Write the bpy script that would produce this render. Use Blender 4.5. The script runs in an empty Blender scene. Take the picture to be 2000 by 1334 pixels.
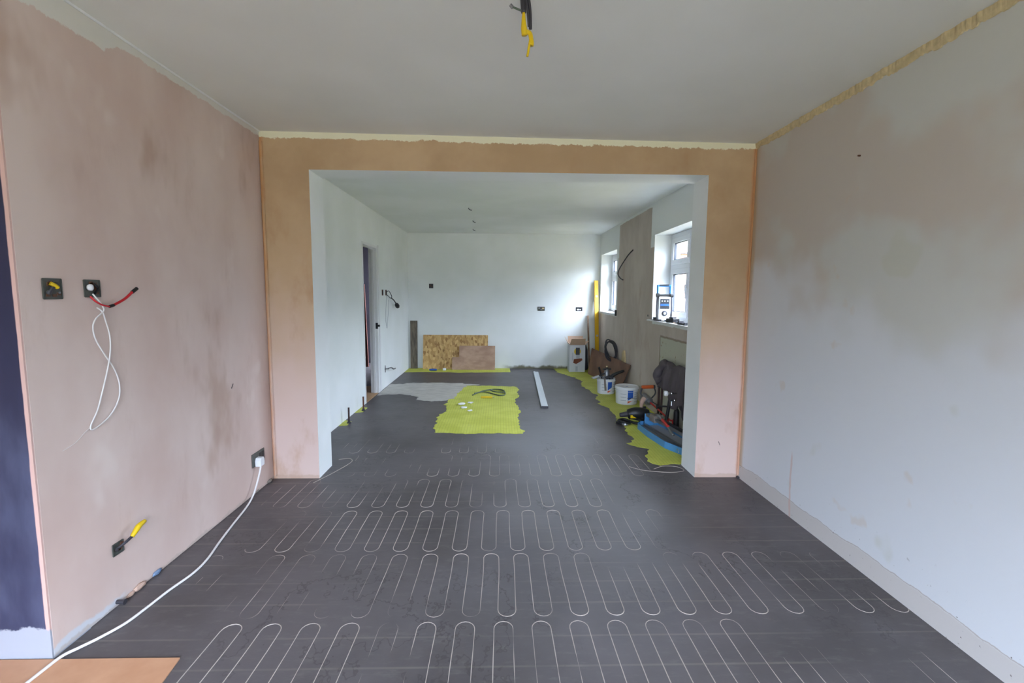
import bpy, bmesh, math, random
from mathutils import Vector, Matrix, noise
random.seed(7)
PI = math.pi
SC = bpy.context.scene
COL = SC.collection

# ------------------------------------------------------------------ camera
CAM_Z = 1.347
cam_data = bpy.data.cameras.new('camera')
cam_data.sensor_width = 36.0
cam_data.lens = 917.0 / 2000 * 36.0
cam_data.clip_start = 0.02
cam = bpy.data.objects.new('camera', cam_data)
COL.objects.link(cam)
pitch, yaw, roll = -0.1011, 0.0259, 0.0074
fwd = Vector((math.sin(yaw)*math.cos(pitch), math.cos(yaw)*math.cos(pitch), math.sin(pitch)))
r0 = Vector((math.cos(yaw), -math.sin(yaw), 0)); u0 = r0.cross(fwd)
rt = r0*math.cos(roll) + u0*math.sin(roll); up = -r0*math.sin(roll) + u0*math.cos(roll)
M = Matrix((rt, up, -fwd)).transposed().to_4x4(); M.translation = (0, 0, CAM_Z)
cam.matrix_world = M
SC.camera = cam

# ------------------------------------------------------------------ light
SC.view_settings.view_transform = 'Standard'
SC.view_settings.look = 'None'
SC.view_settings.gamma = 1.0
SC.view_settings.use_curve_mapping = False
SC.view_settings.exposure = 3.55
world = bpy.data.worlds.new('overcast_sky'); SC.world = world
world.use_nodes = True
wn = world.node_tree.nodes; wl = world.node_tree.links
wn['Background'].inputs['Color'].default_value = (0.68, 0.80, 1.0, 1)
_tc = wn.new('ShaderNodeTexCoord'); _sp = wn.new('ShaderNodeSeparateXYZ'); _mr = wn.new('ShaderNodeMapRange')
wl.new(_tc.outputs['Generated'], _sp.inputs[0]); wl.new(_sp.outputs[2], _mr.inputs['Value'])
_mr.inputs['From Min'].default_value = 0.02; _mr.inputs['From Max'].default_value = 0.36
_mr.inputs['To Min'].default_value = 0.3; _mr.inputs['To Max'].default_value = 5.0      # overcast: brighter overhead than at the horizon
wl.new(_mr.outputs[0], wn['Background'].inputs['Strength'])
def portal(name, loc, rot, sx, sy):
    l = bpy.data.lights.new(name, 'AREA'); l.shape = 'RECTANGLE'; l.size = sx; l.size_y = sy
    l.cycles.is_portal = True
    o = bpy.data.objects.new(name, l); COL.objects.link(o); o.location = loc; o.rotation_euler = rot
portal('sky_portal_kitchen_window', (2.12, 4.585, 1.54), (0, PI/2, 0), 1.0, 1.75)
portal('sky_portal_far_window', (2.12, 7.76, 1.54), (0, PI/2, 0), 1.0, 1.1)
portal('sky_portal_patio', (0.0, -1.85, 1.1), (PI/2, 0, 0), 3.0, 2.2)

# ------------------------------------------------------------------ numbers of the place
XL, XR, YO, YB, YF = -1.634, 1.778, 3.336, 3.59, 8.43
JL, JR, HZ = -1.308, 1.450, 2.18
H = 2.40
BACK = -1.7

# ------------------------------------------------------------------ materials
def lin(c):
    def f(v):
        v /= 255.0
        return v/12.92 if v <= 0.04045 else ((v+0.055)/1.055)**2.4
    return (f(c[0]), f(c[1]), f(c[2]), 1)
class NT:
    def __init__(s, name, rough=0.6, metal=0.0):
        s.m = bpy.data.materials.new(name); s.m.use_nodes = True
        s.t = s.m.node_tree; s.b = s.t.nodes['Principled BSDF']
        s.b.inputs['Roughness'].default_value = rough; s.b.inputs['Metallic'].default_value = metal
        s.pos = s.t.nodes.new('ShaderNodeNewGeometry').outputs['Position']
        s.sep = None
    def link(s, a, b): s.t.links.new(a, b)
    def axis(s, i):
        if s.sep is None:
            s.sep = s.t.nodes.new('ShaderNodeSeparateXYZ'); s.link(s.pos, s.sep.inputs[0])
        return s.sep.outputs[i]
    def noise(s, scale, detail=4, rough=0.55, stretch=None, off=0, dist=0):
        n = s.t.nodes.new('ShaderNodeTexNoise')
        n.inputs['Scale'].default_value = scale; n.inputs['Detail'].default_value = detail
        n.inputs['Roughness'].default_value = rough; n.inputs['Distortion'].default_value = dist
        v = s.t.nodes.new('ShaderNodeMapping'); s.link(s.pos, v.inputs[0])
        v.inputs['Location'].default_value = (off, off*1.7, off*.6)
        if stretch: v.inputs['Scale'].default_value = stretch
        s.link(v.outputs[0], n.inputs['Vector'])
        return n.outputs['Fac']
    def math(s, op, a, b=0.0, clamp=False):
        n = s.t.nodes.new('ShaderNodeMath'); n.operation = op; n.use_clamp = clamp
        for i, v in enumerate((a, b)):
            if isinstance(v, (int, float)): n.inputs[i].default_value = v
            else: s.link(v, n.inputs[i])
        return n.outputs[0]
    def step(s, v, lo, hi):           # smooth 0..1 ramp between lo and hi
        n = s.t.nodes.new('ShaderNodeMapRange'); n.interpolation_type = 'SMOOTHSTEP'
        s.link(v, n.inputs['Value']); n.inputs['From Min'].default_value = lo; n.inputs['From Max'].default_value = hi
        if lo > hi:
            n.inputs['From Min'].default_value = hi; n.inputs['From Max'].default_value = lo
            n.inputs['To Min'].default_value = 1; n.inputs['To Max'].default_value = 0
        return n.outputs[0]
    def mix(s, f, a, b):
        n = s.t.nodes.new('ShaderNodeMix'); n.data_type = 'RGBA'
        if isinstance(f, (int, float)): n.inputs[0].default_value = f
        else: s.link(f, n.inputs[0])
        for i, v in ((6, a), (7, b)):
            if isinstance(v, tuple): n.inputs[i].default_value = v
            else: s.link(v, n.inputs[i])
        return n.outputs[2]
    def color(s, c):
        if isinstance(c, tuple): s.b.inputs['Base Color'].default_value = c
        else: s.link(c, s.b.inputs['Base Color'])
    def bump(s, h, strength=0.3, dist=0.01):
        n = s.t.nodes.new('ShaderNodeBump'); n.inputs['Strength'].default_value = strength
        n.inputs['Distance'].default_value = dist
        s.link(h, n.inputs['Height']); s.link(n.outputs[0], s.b.inputs['Normal'])
    def mul(s, a, b): return s.math('MULTIPLY', a, b)
    def add(s, a, b): return s.math('ADD', a, b)
    def sub(s, a, b): return s.math('SUBTRACT', a, b)

def plain(name, rgb, rough=0.5, metal=0.0, var=0.0, scale=30, spec=None):
    n = NT(name, rough, metal)
    c = lin(rgb)
    if var > 0:
        d = tuple(max(0, v*(1-var)) for v in c[:3]) + (1,)
        n.color(n.mix(n.noise(scale), d, c))
    else: n.color(c)
    if spec is not None: n.b.inputs['Specular IOR Level'].default_value = spec
    return n.m

MT = {}
def build_materials():
    # white emulsion of the far room
    n = NT('white_emulsion', 0.75)
    n.color(n.mix(n.step(n.noise(1.3, 3), .35, .7), lin((228, 231, 228)), lin((236, 238, 237)))); n.bump(n.noise(60, 2), .08, .003)
    MT['white'] = n.m
    n = NT('ceiling_paint', 0.8)
    n.color(n.mix(n.step(n.noise(.9, 3), .35, .7), lin((218, 217, 210)), lin((226, 225, 219)))); n.bump(n.noise(45, 2), .08, .003)
    MT['ceiling'] = n.m
    # far wall: white, dirty ragged foot
    n = NT('far_wall_paint', 0.75)
    base = n.mix(n.step(n.noise(1.3, 3), .35, .7), lin((228, 231, 228)), lin((236, 238, 237)))
    z = n.add(n.axis(2), n.mul(n.sub(n.noise(6, 5), .5), .16))
    base = n.mix(n.mul(n.step(z, .075, .02), n.step(n.axis(0), 0.0, .3)), base, lin((120, 116, 92)))
    n.color(base); n.bump(n.noise(60, 2), .08, .003); MT['farwall'] = n.m
    # near left wall: pink plaster
    n = NT('pink_plaster', 0.85)
    c = n.mix(n.step(n.noise(1.1, 5, .55, (1, 1, .6), 3), .38, .66), lin((196, 171, 160)), lin((212, 193, 184)))
    c = n.mix(n.mul(n.step(n.noise(2.2, 4, .6, (1, 1, .45), 9), .57, .72), .55), c, lin((160, 128, 106)))
    c = n.mix(n.mul(n.step(n.noise(3.1, 3, .5, (1, 1, .7), 21), .62, .72), .35), c, lin((226, 214, 206)))
    c = n.mix(n.mul(n.step(n.noise(5.5, 6, .7, (1, 1, .3), 4), .55, .75), .25), c, lin((175, 145, 128)))
    wob = n.mul(n.sub(n.noise(15, 6, .72), .5), .06)
    broad = n.mul(n.step(n.add(n.axis(1), n.mul(n.noise(9, 4), .35)), 2.42, 2.2), .06)
    zt = n.add(n.add(n.axis(2), wob), broad)
    c = n.mix(n.step(zt, 2.388, 2.394), c, lin((212, 208, 200)))
    zb = n.add(n.axis(2), n.mul(n.sub(n.noise(12, 5, .6), .5), .07))
    c = n.mix(n.mul(n.step(zb, .05, .035), n.step(n.add(n.axis(1), n.mul(n.noise(8, 2), .2)), 2.15, 2.0)), c, lin((196, 196, 200)))
    c = n.mix(n.mul(n.step(zb, .022, .012), .6), c, lin((176, 160, 148)))
    n.color(c); n.bump(n.noise(14, 6), .12, .006); MT['pink'] = n.m
    # opening wall: tan plaster, cream paint line at the ceiling
    n = NT('tan_plaster', 0.85)
    c = n.mix(n.step(n.noise(1.4, 5, .6, None, 5), .36, .64), lin((178, 149, 115)), lin((194, 166, 132)))
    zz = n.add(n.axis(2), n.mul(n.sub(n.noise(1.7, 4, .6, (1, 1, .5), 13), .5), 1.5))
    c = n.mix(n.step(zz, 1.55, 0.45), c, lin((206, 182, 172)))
    c = n.mix(n.mul(n.step(n.noise(2.6, 5, .6, (1, 1, .5), 17), .56, .7), .5), c, lin((170, 130, 92)))
    xe = n.math('ABSOLUTE', n.sub(n.axis(0), .072))
    c = n.mix(n.mul(n.step(n.add(xe, n.mul(n.noise(7, 4), .03)), 1.69, 1.715), .6), c, lin((190, 122, 66)))
    wob = n.mul(n.sub(n.noise(11, 7, .8), .5), .085)
    lean = n.mul(n.axis(0), 0.010)
    c = n.mix(n.step(n.add(n.add(n.axis(2), wob), lean), 2.370, 2.375), c, lin((226, 222, 196)))
    zb = n.add(n.axis(2), n.mul(n.sub(n.noise(12, 5, .6), .5), .05))
    c = n.mix(n.mul(n.step(zb, .035, .02), .6), c, lin((178, 150, 130)))
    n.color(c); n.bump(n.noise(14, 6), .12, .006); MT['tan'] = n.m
    # near right wall: old paint with patches
    n = NT('patchy_grey_paint', 0.8)
    big = n.noise(1.0, 4, .5, (1, 1, 1), 31)
    c = n.mix(n.step(big, .46, .55), lin((196, 196, 190)), lin((192, 183, 173)))
    hi = n.step(n.add(n.axis(2), n.mul(n.sub(n.noise(1.5, 3, .5, None, 8), .5), 2.0)), 1.2, 1.7)
    c = n.mix(hi, lin((207, 209, 212)), c)
    c = n.mix(n.mul(n.step(n.noise(1.8, 3, .5, None, 44), .6, .64), .5), c, lin((188, 188, 172)))
    c = n.mix(n.mul(n.step(n.noise(4, 3, .5, (1, 1, 1), 71), .68, .72), .3), c, lin((200, 176, 150)))
    edge = n.add(n.axis(1), n.mul(n.noise(5, 4, .6, (1, 1, .4)), .10))
    c = n.mix(n.mul(n.step(edge, 3.32, 3.37), .75), c, lin((186, 160, 122)))
    zb = n.add(n.axis(2), n.mul(n.sub(n.noise(5, 5, .6), .5), .06))
    c = n.mix(n.step(zb, .105, .095), c, lin((194, 189, 185)))
    line = n.math('ABSOLUTE', n.sub(zb, .103))
    c = n.mix(n.mul(n.step(line, .004, .001), .6), c, lin((150, 132, 116)))
    c = n.mix(n.mul(n.step(n.noise(40, 3, .6), .68, .74), n.step(n.axis(2), .3, .1)), c, lin((120, 112, 108)))
    yl = n.math('ABSOLUTE', n.sub(n.add(n.axis(1), n.mul(n.noise(5, 3), .06)), 2.75))
    c = n.mix(n.mul(n.mul(n.step(yl, .012, .004), n.step(n.axis(2), .42, .36)), .45), c, lin((200, 150, 132)))
    n.color(c); n.bump(n.add(n.noise(14, 6), n.mul(n.step(zb, .105, .095), .5)), .15, .008); MT['grey'] = n.m
    # far right wall: white paint with bare brown plaster band and foot
    n = NT('part_painted_plaster', 0.85)
    w = lin((228, 231, 229))
    p = n.mix(n.step(n.noise(2, 5, .6, (1, 1, .6), 2), .36, .66), lin((186, 173, 162)), lin((202, 190, 180)))
    p = n.mix(n.mul(n.step(n.noise(3, 4, .6, (1, 1, .5), 12), .55, .7), .45), p, lin((172, 146, 128)))
    yw = n.add(n.axis(1), n.mul(n.sub(n.noise(7, 4, .6), .5), .05))
    zw = n.add(n.axis(2), n.mul(n.sub(n.noise(7, 4, .6), .5), .03))
    upper = n.mul(n.step(yw, 5.58, 5.59), n.step(yw, 7.08, 7.07))
    mid = n.mul(n.mul(n.step(yw, 5.44, 5.45), n.step(yw, 7.12, 7.11)), n.step(zw, 1.90, 1.89))
    mid = n.math('MAXIMUM', n.mul(upper, n.step(zw, 2.375, 2.365)), mid)
    low = n.step(zw, 1.02, 1.01)
    m = n.math('MAXIMUM', mid, low)
    c = n.mix(m, w, p)
    yy = n.math('MULTIPLY', n.step(n.axis(1), 5.15, 5.14), n.step(n.add(zw, n.mul(n.axis(1), 0.0)), .895, .885))
    g = n.mix(n.step(n.noise(16, 4, .6), .62, .72), lin((186, 186, 168)), lin((150, 132, 104)))
    c = n.mix(yy, c, g)
    l1 = n.mul(n.step(n.math('ABSOLUTE', n.sub(n.axis(1), 5.145)), .018, .008), n.step(n.axis(2), .89, .88))
    l2 = n.mul(n.step(n.math('ABSOLUTE', n.sub(zw, .892)), .016, .006), n.step(n.axis(1), 5.15, 5.14))
    c = n.mix(n.mul(n.math('MAXIMUM', l1, l2), .7), c, lin((120, 98, 78)))
    n.color(c); n.bump(n.noise(14, 6), .12, .006); MT['partpaint'] = n.m
    # blue painted wall
    n = NT('navy_paint', 0.5)
    c = n.mix(n.step(n.noise(3, 5, .6, (1, 1, .35), 3), .45, .72), lin((36, 40, 68)), lin((74, 80, 106)))
    xe = n.add(n.axis(0), n.mul(n.noise(10, 3), .006))
    c = n.mix(n.step(xe, -1.647, -1.643), c, lin((205, 170, 160)))
    zb = n.add(n.axis(2), n.mul(n.sub(n.noise(9, 5, .6), .5), .12))
    c = n.mix(n.step(zb, .125, .115), c, lin((158, 162, 172)))
    n.color(c); n.bump(n.noise(14, 6), .12, .006); MT['navy'] = n.m
    # floor: dark levelling compound over heating mats
    n = NT('dark_levelling_compound', 0.46)
    c = n.mix(n.step(n.noise(1.2, 5, .6, (1, 1, 1), 3), .34, .66), lin((74, 69, 70)), lin((94, 89, 91)))
    fine = n.noise(9, 6, .7, (1.0, 3.0, 1), 5)
    c = n.mix(n.mul(n.step(fine, .5, .75), .35), c, lin((120, 116, 112)))
    # paler band down the middle: dust, plus floor sheen painted into the colour
    cx = n.math('ABSOLUTE', n.add(n.sub(n.axis(0), .45), n.mul(n.sub(n.noise(.9, 3, .5, None, 15), .5), 1.2)))
    cy = n.math('ABSOLUTE', n.sub(n.axis(1), 3.6))
    c = n.mix(n.mul(n.mul(n.step(cx, .95, .1), n.step(cy, 2.6, .3)), .55), c, lin((138, 138, 143)))
    # tide marks
    t1 = n.math('ABSOLUTE', n.sub(n.noise(1.1, 6, .72, (1, .8, 1), 55), .5))
    c = n.mix(n.mul(n.step(t1, .008, .002), n.mul(n.step(n.noise(2, 2, .5, None, 3), .45, .6), .55)), c, lin((62, 58, 58)))
    # mesh tapes of the mats: three across each half-metre mat
    ym = n.math('FRACT', n.math('MULTIPLY', n.sub(n.axis(1), 1.83), 1/0.505))
    band = None
    for k in (.20, .50, .80):
        b = n.step(n.math('ABSOLUTE', n.sub(ym, k)), .014, .003)
        band = b if band is None else n.math('MAXIMUM', band, b)
    fade = n.mul(n.step(n.noise(1.6, 3, .5, None, 66), .35, .6), n.step(n.axis(1), 4.6, 2.6))
    c = n.mix(n.mul(n.mul(band, fade), .14), c, lin((186, 176, 158)))
    n.color(c); n.bump(n.add(n.noise(30, 5), n.mul(n.noise(3, 3, .5, None, 2), 2.0)), .10, .008)
    n.b.inputs['Specular IOR Level'].default_value = .45
    MT['floor'] = n.m
    # green-yellow decoupling membrane
    n = NT('lime_membrane', 0.6)
    c = n.mix(n.step(n.noise(4, 4), .4, .65), lin((190, 194, 74)), lin((204, 208, 92)))
    gx = n.math('FRACT', n.mul(n.axis(0), 36)); gy = n.math('FRACT', n.mul(n.axis(1), 36))
    g = n.math('MAXIMUM', n.step(n.math('ABSOLUTE', n.sub(gx, .5)), .2, .08), n.step(n.math('ABSOLUTE', n.sub(gy, .5)), .2, .08))
    c = n.mix(n.mul(g, .28), c, lin((140, 142, 50)))
    c = n.mix(n.mul(n.step(n.noise(7, 5, .7, None, 12), .62, .74), .45), c, lin((128, 128, 96)))
    n.color(c); n.bump(g, .3, .003); MT['lime'] = n.m
    n = NT('pale_wet_compound', 0.5)
    n.color(n.mix(n.step(n.noise(6, 6, .65, (1, 3, 1)), .35, .7), lin((172, 168, 162)), lin((200, 196, 189))))
    n.bump(n.noise(18, 5), .25, .006); MT['palemix'] = n.m
    # osb
    n = NT('oriented_strand_board', 0.7)
    v = n.t.nodes.new('ShaderNodeTexVoronoi'); v.inputs['Scale'].default_value = 30
    mp = n.t.nodes.new('ShaderNodeMapping'); mp.inputs['Scale'].default_value = (1, 1, .55); mp.inputs['Rotation'].default_value = (0, .7, 0)
    n.link(n.pos, mp.inputs[0]); n.link(mp.outputs[0], v.inputs['Vector'])
    sp = n.t.nodes.new('ShaderNodeSeparateColor'); n.link(v.outputs['Color'], sp.inputs[0])
    c = n.mix(sp.outputs[0], lin((178, 138, 82)), lin((216, 180, 120)))
    c = n.mix(n.mul(n.step(sp.outputs[1], .7, .95), .7), c, lin((140, 96, 50)))
    n.color(c); n.bump(sp.outputs[2], .2, .003); MT['osb'] = n.m
    def wood(name, a, b, sc=8, st=(1, 1, 8)):
        n = NT(name, .65)
        n.color(n.mix(n.step(n.noise(sc, 5, .6, st), .35, .68), lin(a), lin(b))); n.bump(n.noise(30, 3, .5, st), .1, .002)
        return n.m
    MT['ply'] = wood('brown_plywood', (164, 130, 108), (186, 154, 130), 5, (1, 1, 2))
    MT['plank'] = wood('weathered_grey_plank', (84, 76, 64), (120, 108, 92), 9, (6, 6, .8))
    MT['batten'] = wood('brown_batten', (110, 84, 64), (140, 112, 88), 9, (6, 6, .8))
    MT['palewood'] = wood('pale_wood', (196, 172, 128), (216, 196, 152), 9, (6, 6, .8))
    MT['hardboard'] = wood('dark_hardboard', (112, 78, 58), (130, 94, 72), 4, (1, 1, 1))
    MT['nearboard'] = wood('tan_hardboard', (190, 140, 106), (206, 158, 124), 3, (1, 1, 1))
    MT['redwood'] = wood('red_brown_wood', (70, 28, 12), (88, 36, 16), 9, (6, 6, .8))
    MT['halloak'] = wood('light_wood_floor', (190, 150, 112), (206, 168, 130), 9, (1, 6, 1))
    MT['upvc'] = plain('white_window_plastic', (232, 235, 240), .35)
    MT['satin'] = plain('white_satin_paint', (226, 226, 226), .4, var=.05)
    MT['gasket'] = plain('dark_gasket', (50, 56, 66), .6)
    MT['spacer'] = plain('glazing_spacer', (130, 140, 156), .4, .4)
    MT['black'] = plain('black_plastic', (24, 24, 28), .45, var=.3)
    MT['dark'] = plain('dark_grey_plastic', (52, 50, 56), .5, var=.2)
    MT['yellow'] = plain('yellow_enamel', (216, 170, 16), .35, var=.08, scale=5)
    MT['tape'] = plain('yellow_insulating_tape', (214, 180, 10), .4, var=.15)
    MT['orange'] = plain('orange_rubber', (206, 92, 34), .5, var=.2)
    MT['red'] = plain('red_paint', (190, 34, 30), .4, var=.15)
    MT['redflex'] = plain('red_cable_sheath', (186, 22, 34), .4, var=.1)
    MT['blue'] = plain('mid_blue_paint', (78, 142, 196), .4, var=.12, scale=14)
    MT['labelblue'] = plain('label_blue', (30, 84, 172), .4)
    MT['labelred'] = plain('label_orange_red', (208, 96, 60), .4)
    MT['inkgrey'] = plain('label_grey_ink', (170, 174, 182), .5)
    MT['handleblue'] = plain('bright_blue_plastic', (48, 122, 186), .35)
    MT['whiteplastic'] = plain('white_plastic', (226, 228, 230), .35, var=.06, scale=9)
    MT['pail'] = plain('white_pail_plastic', (222, 224, 226), .35, var=.12, scale=12)
    MT['whiteflex'] = plain('white_cable_sheath', (222, 218, 216), .4)
    MT['beigeflex'] = plain('pinkish_heating_cable', (190, 178, 168), .5, var=.4, scale=6)
    MT['steel'] = plain('galvanised_steel', (150, 152, 156), .4, .8, .25)
    MT['boxgrey'] = plain('galvanised_box_inside', (96, 98, 92), .55, .4, .4, 60)
    MT['rust'] = plain('brown_box_rust', (104, 66, 46), .7, 0, .4, 60)
    MT['alu'] = plain('pale_aluminium', (205, 210, 214), .4, .3, .06)
    MT['chrome'] = plain('chrome', (220, 220, 224), .15, 1.0)
    MT['copper'] = plain('dull_copper', (120, 78, 60), .4, .7, .3, 20)
    MT['blackpipe'] = plain('dark_copper_pipe', (70, 46, 44), .5, .3, .3, 20)
    MT['carton'] = plain('printed_white_card', (206, 208, 212), .7, 0, .12, 14)
    MT['card'] = plain('brown_cardboard', (206, 174, 150), .8, 0, .1, 20)
    MT['cardshade'] = plain('brown_print', (132, 74, 48), .8, 0, .4, 30)
    MT['coat'] = plain('charcoal_cloth', (92, 84, 88), .95, 0, .3, 12)
    MT['cement'] = plain('dry_adhesive', (134, 124, 114), .9, 0, .3, 40)
    MT['green'] = plain('dark_green_cable_sheath', (74, 88, 74), .5)
    MT['plaster'] = plain('cream_plaster_rubble', (226, 206, 160), .9, 0, .55, 38)
    MT['tileshard'] = plain('blue_tile_shard', (108, 130, 160), .3, 0, .2, 20)
    MT['pinkshard'] = plain('broken_plaster', (200, 168, 150), .9, 0, .3, 30)
    MT['blob'] = plain('pale_scrap', (226, 226, 222), .7)
    MT['hall'] = plain('hall_wall', (66, 60, 70), .8)
    MT['lawn'] = plain('garden_ground', (104, 92, 58), .9, 0, .2, 3)
    MT['leaf'] = plain('leaf_green', (120, 160, 80), .7, 0, .3, 6)
    n = NT('pale_brick', .85)
    b = n.t.nodes.new('ShaderNodeTexBrick'); b.inputs['Scale'].default_value = 4.4
    b.inputs['Color1'].default_value = lin((190, 140, 120)); b.inputs['Color2'].default_value = lin((176, 122, 104)); b.inputs['Mortar'].default_value = lin((206, 200, 190))
    cb = n.t.nodes.new('ShaderNodeCombineXYZ'); n.link(n.axis(1), cb.inputs[0]); n.link(n.axis(2), cb.inputs[1]); n.link(cb.outputs[0], b.inputs['Vector'])
    n.color(b.outputs['Color']); MT['brick'] = n.m
    # glass: a clear pane that reflects a little and lets daylight through
    m = bpy.data.materials.new('window_glass'); m.use_nodes = True; t = m.node_tree; t.nodes.remove(t.nodes['Principled BSDF'])
    tr = t.nodes.new('ShaderNodeBsdfTransparent'); gl = t.nodes.new('ShaderNodeBsdfGlossy'); gl.inputs['Roughness'].default_value = .02
    fr = t.nodes.new('ShaderNodeFresnel'); gi = t.nodes.new('ShaderNodeNewGeometry'); io = t.nodes.new('ShaderNodeMapRange'); io.inputs['To Min'].default_value = 1.45; io.inputs['To Max'].default_value = 1/1.45
    t.links.new(gi.outputs['Backfacing'], io.inputs['Value']); t.links.new(io.outputs[0], fr.inputs['IOR']); mx = t.nodes.new('ShaderNodeMixShader')
    t.links.new(fr.outputs[0], mx.inputs[0]); t.links.new(tr.outputs[0], mx.inputs[1]); t.links.new(gl.outputs[0], mx.inputs[2])
    t.links.new(mx.outputs[0], t.nodes['Material Output'].inputs['Surface']); MT['glass'] = m
build_materials()

# ------------------------------------------------------------------ mesh helpers
def new(): return bmesh.new()
def box(bm, a, b, m=None):
    x0, y0, z0 = a; x1, y1, z1 = b
    vs = [bm.verts.new(p) for p in ((x0,y0,z0),(x1,y0,z0),(x1,y1,z0),(x0,y1,z0),(x0,y0,z1),(x1,y0,z1),(x1,y1,z1),(x0,y1,z1))]
    if m is not None:
        for v in vs: v.co = m @ v.co
    for f in ((0,3,2,1),(4,5,6,7),(0,1,5,4),(1,2,6,5),(2,3,7,6),(3,0,4,7)): bm.faces.new([vs[i] for i in f])
    return bm
def prism(bm, poly, z0, z1, m=None):
    n = len(poly)
    lo = [bm.verts.new((x, y, z0)) for x, y in poly]; hi = [bm.verts.new((x, y, z1)) for x, y in poly]
    if m is not None:
        for v in lo + hi: v.co = m @ v.co
    fs = [bm.faces.new(lo[::-1]), bm.faces.new(hi)]
    for i in range(n): fs.append(bm.faces.new((lo[i], lo[(i+1) % n], hi[(i+1) % n], hi[i])))
    bmesh.ops.recalc_face_normals(bm, faces=fs)
    return bm
def smoothpath(pts, sub=6):
    pts = [Vector(p) for p in pts]
    if len(pts) < 3: return pts
    out = []
    for i in range(len(pts)-1):
        p0 = pts[max(i-1, 0)]; p1 = pts[i]; p2 = pts[i+1]; p3 = pts[min(i+2, len(pts)-1)]
        for k in range(sub):
            t = k/sub
            out.append(.5*((2*p1) + (p2-p0)*t + (2*p0-5*p1+4*p2-p3)*t*t + (3*p1-p0-3*p2+p3)*t**3))
    out.append(pts[-1]); return out
def tube(bm, pts, r, seg=8, sub=6, smooth=True):
    P = smoothpath(pts, sub) if smooth else [Vector(p) for p in pts]
    rad = r if callable(r) else (lambda t: r)
    rings = []; nrm = None
    for i, p in enumerate(P):
        d = (P[min(i+1, len(P)-1)] - P[max(i-1, 0)])
        if d.length < 1e-9: d = Vector((0, 0, 1))
        d.normalize()
        if nrm is None:
            nrm = d.orthogonal().normalized()
        else:
            nrm = (nrm - d*nrm.dot(d))
            nrm = nrm.normalized() if nrm.length > 1e-6 else d.orthogonal().normalized()
        bn = d.cross(nrm); rr = rad(i/max(1, len(P)-1))
        rings.append([bm.verts.new(p + (nrm*math.cos(a) + bn*math.sin(a))*rr) for a in [2*PI*k/seg for k in range(seg)]])
    for a, b in zip(rings, rings[1:]):
        for k in range(seg): bm.faces.new((a[k], a[(k+1) % seg], b[(k+1) % seg], b[k]))
    bm.faces.new(rings[0][::-1]); bm.faces.new(rings[-1])
    return bm
def cyl(bm, p0, p1, r, seg=16, r1=None):
    r1 = r if r1 is None else r1
    return tube(bm, [p0, p1], lambda t: r + (r1-r)*t, seg, 1, False)
def lathe(bm, prof, c=(0,0,0), seg=32, m=None):
    rings = []
    for r, z in prof:
        rings.append([bm.verts.new((c[0]+r*math.cos(2*PI*k/seg), c[1]+r*math.sin(2*PI*k/seg), c[2]+z)) for k in range(seg)])
    for a, b in zip(rings, rings[1:]):
        for k in range(seg): bm.faces.new((a[k], a[(k+1) % seg], b[(k+1) % seg], b[k]))
    bm.faces.new(rings[0][::-1]); bm.faces.new(rings[-1])
    if m is not None:
        for rg in rings:
            for v in rg: v.co = m @ v.co
    return bm
def obj(name, bm, mat, parent=None, bevel=0.0, smooth=False, label=None):
    me = bpy.data.meshes.new(name); bm.to_mesh(me); bm.free()
    o = bpy.data.objects.new(name, me); COL.objects.link(o)
    me.materials.append(MT[mat] if isinstance(mat, str) else mat)
    if smooth:
        for p in me.polygons: p.use_smooth = True
    if bevel > 0:
        b = o.modifiers.new('bevel', 'BEVEL'); b.width = bevel; b.segments = 2; b.limit_method = 'ANGLE'; b.angle_limit = .6
    if parent is not None: o.parent = parent
    if label: o['label'] = label
    return o
def tag(o, label, cat, group=None, kind=None):
    o['label'] = label; o['category'] = cat
    if group: o['group'] = group
    if kind: o['kind'] = kind
    return o
def thing(name, label, cat, loc=(0,0,0), rz=0, group=None):
    o = bpy.data.objects.new(name, None); COL.objects.link(o); o.empty_display_size = .1
    o.location = loc; o.rotation_euler = (0, 0, rz)
    return tag(o, label, cat, group)
def struct(name, bm, mat, parent=None, **k):
    o = obj(name, bm, mat, parent, **k)
    if parent is None: o['kind'] = 'structure'
    return o
def frame_mat(origin, xdir, zdir):
    x = Vector(xdir).normalized(); z = Vector(zdir); z = (z - x*z.dot(x)).normalized(); y = z.cross(x)
    m = Matrix((x, y, z)).transposed().to_4x4(); m.translation = Vector(origin); return m

# ------------------------------------------------------------------ the shell
bm = new(); box(bm, (-3.2, BACK-.3, -.12), (2.08, 9.3, 0.0)); struct('floor', bm, 'floor')
bm = new()     # near ceiling sags a little to the right
vs = [bm.verts.new(p) for p in ((-2.6, BACK-.2, 2.438), (1.80, BACK-.2, 2.396), (1.80, YO+.02, 2.396), (-2.6, YO+.02, 2.438),
                                (-2.6, BACK-.2, 2.6), (1.80, BACK-.2, 2.6), (1.80, YO+.02, 2.6), (-2.6, YO+.02, 2.6))]
for f in ((0,3,2,1),(4,5,6,7),(0,1,5,4),(1,2,6,5),(2,3,7,6),(3,0,4,7)): bm.faces.new([vs[i] for i in f])
struct('ceiling', bm, 'ceiling')
bm = new(); box(bm, (XL-.05, YB-.02, H), (XR+.05, YF+.05, 2.6)); struct('ceiling_far_room', bm, 'white')

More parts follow.
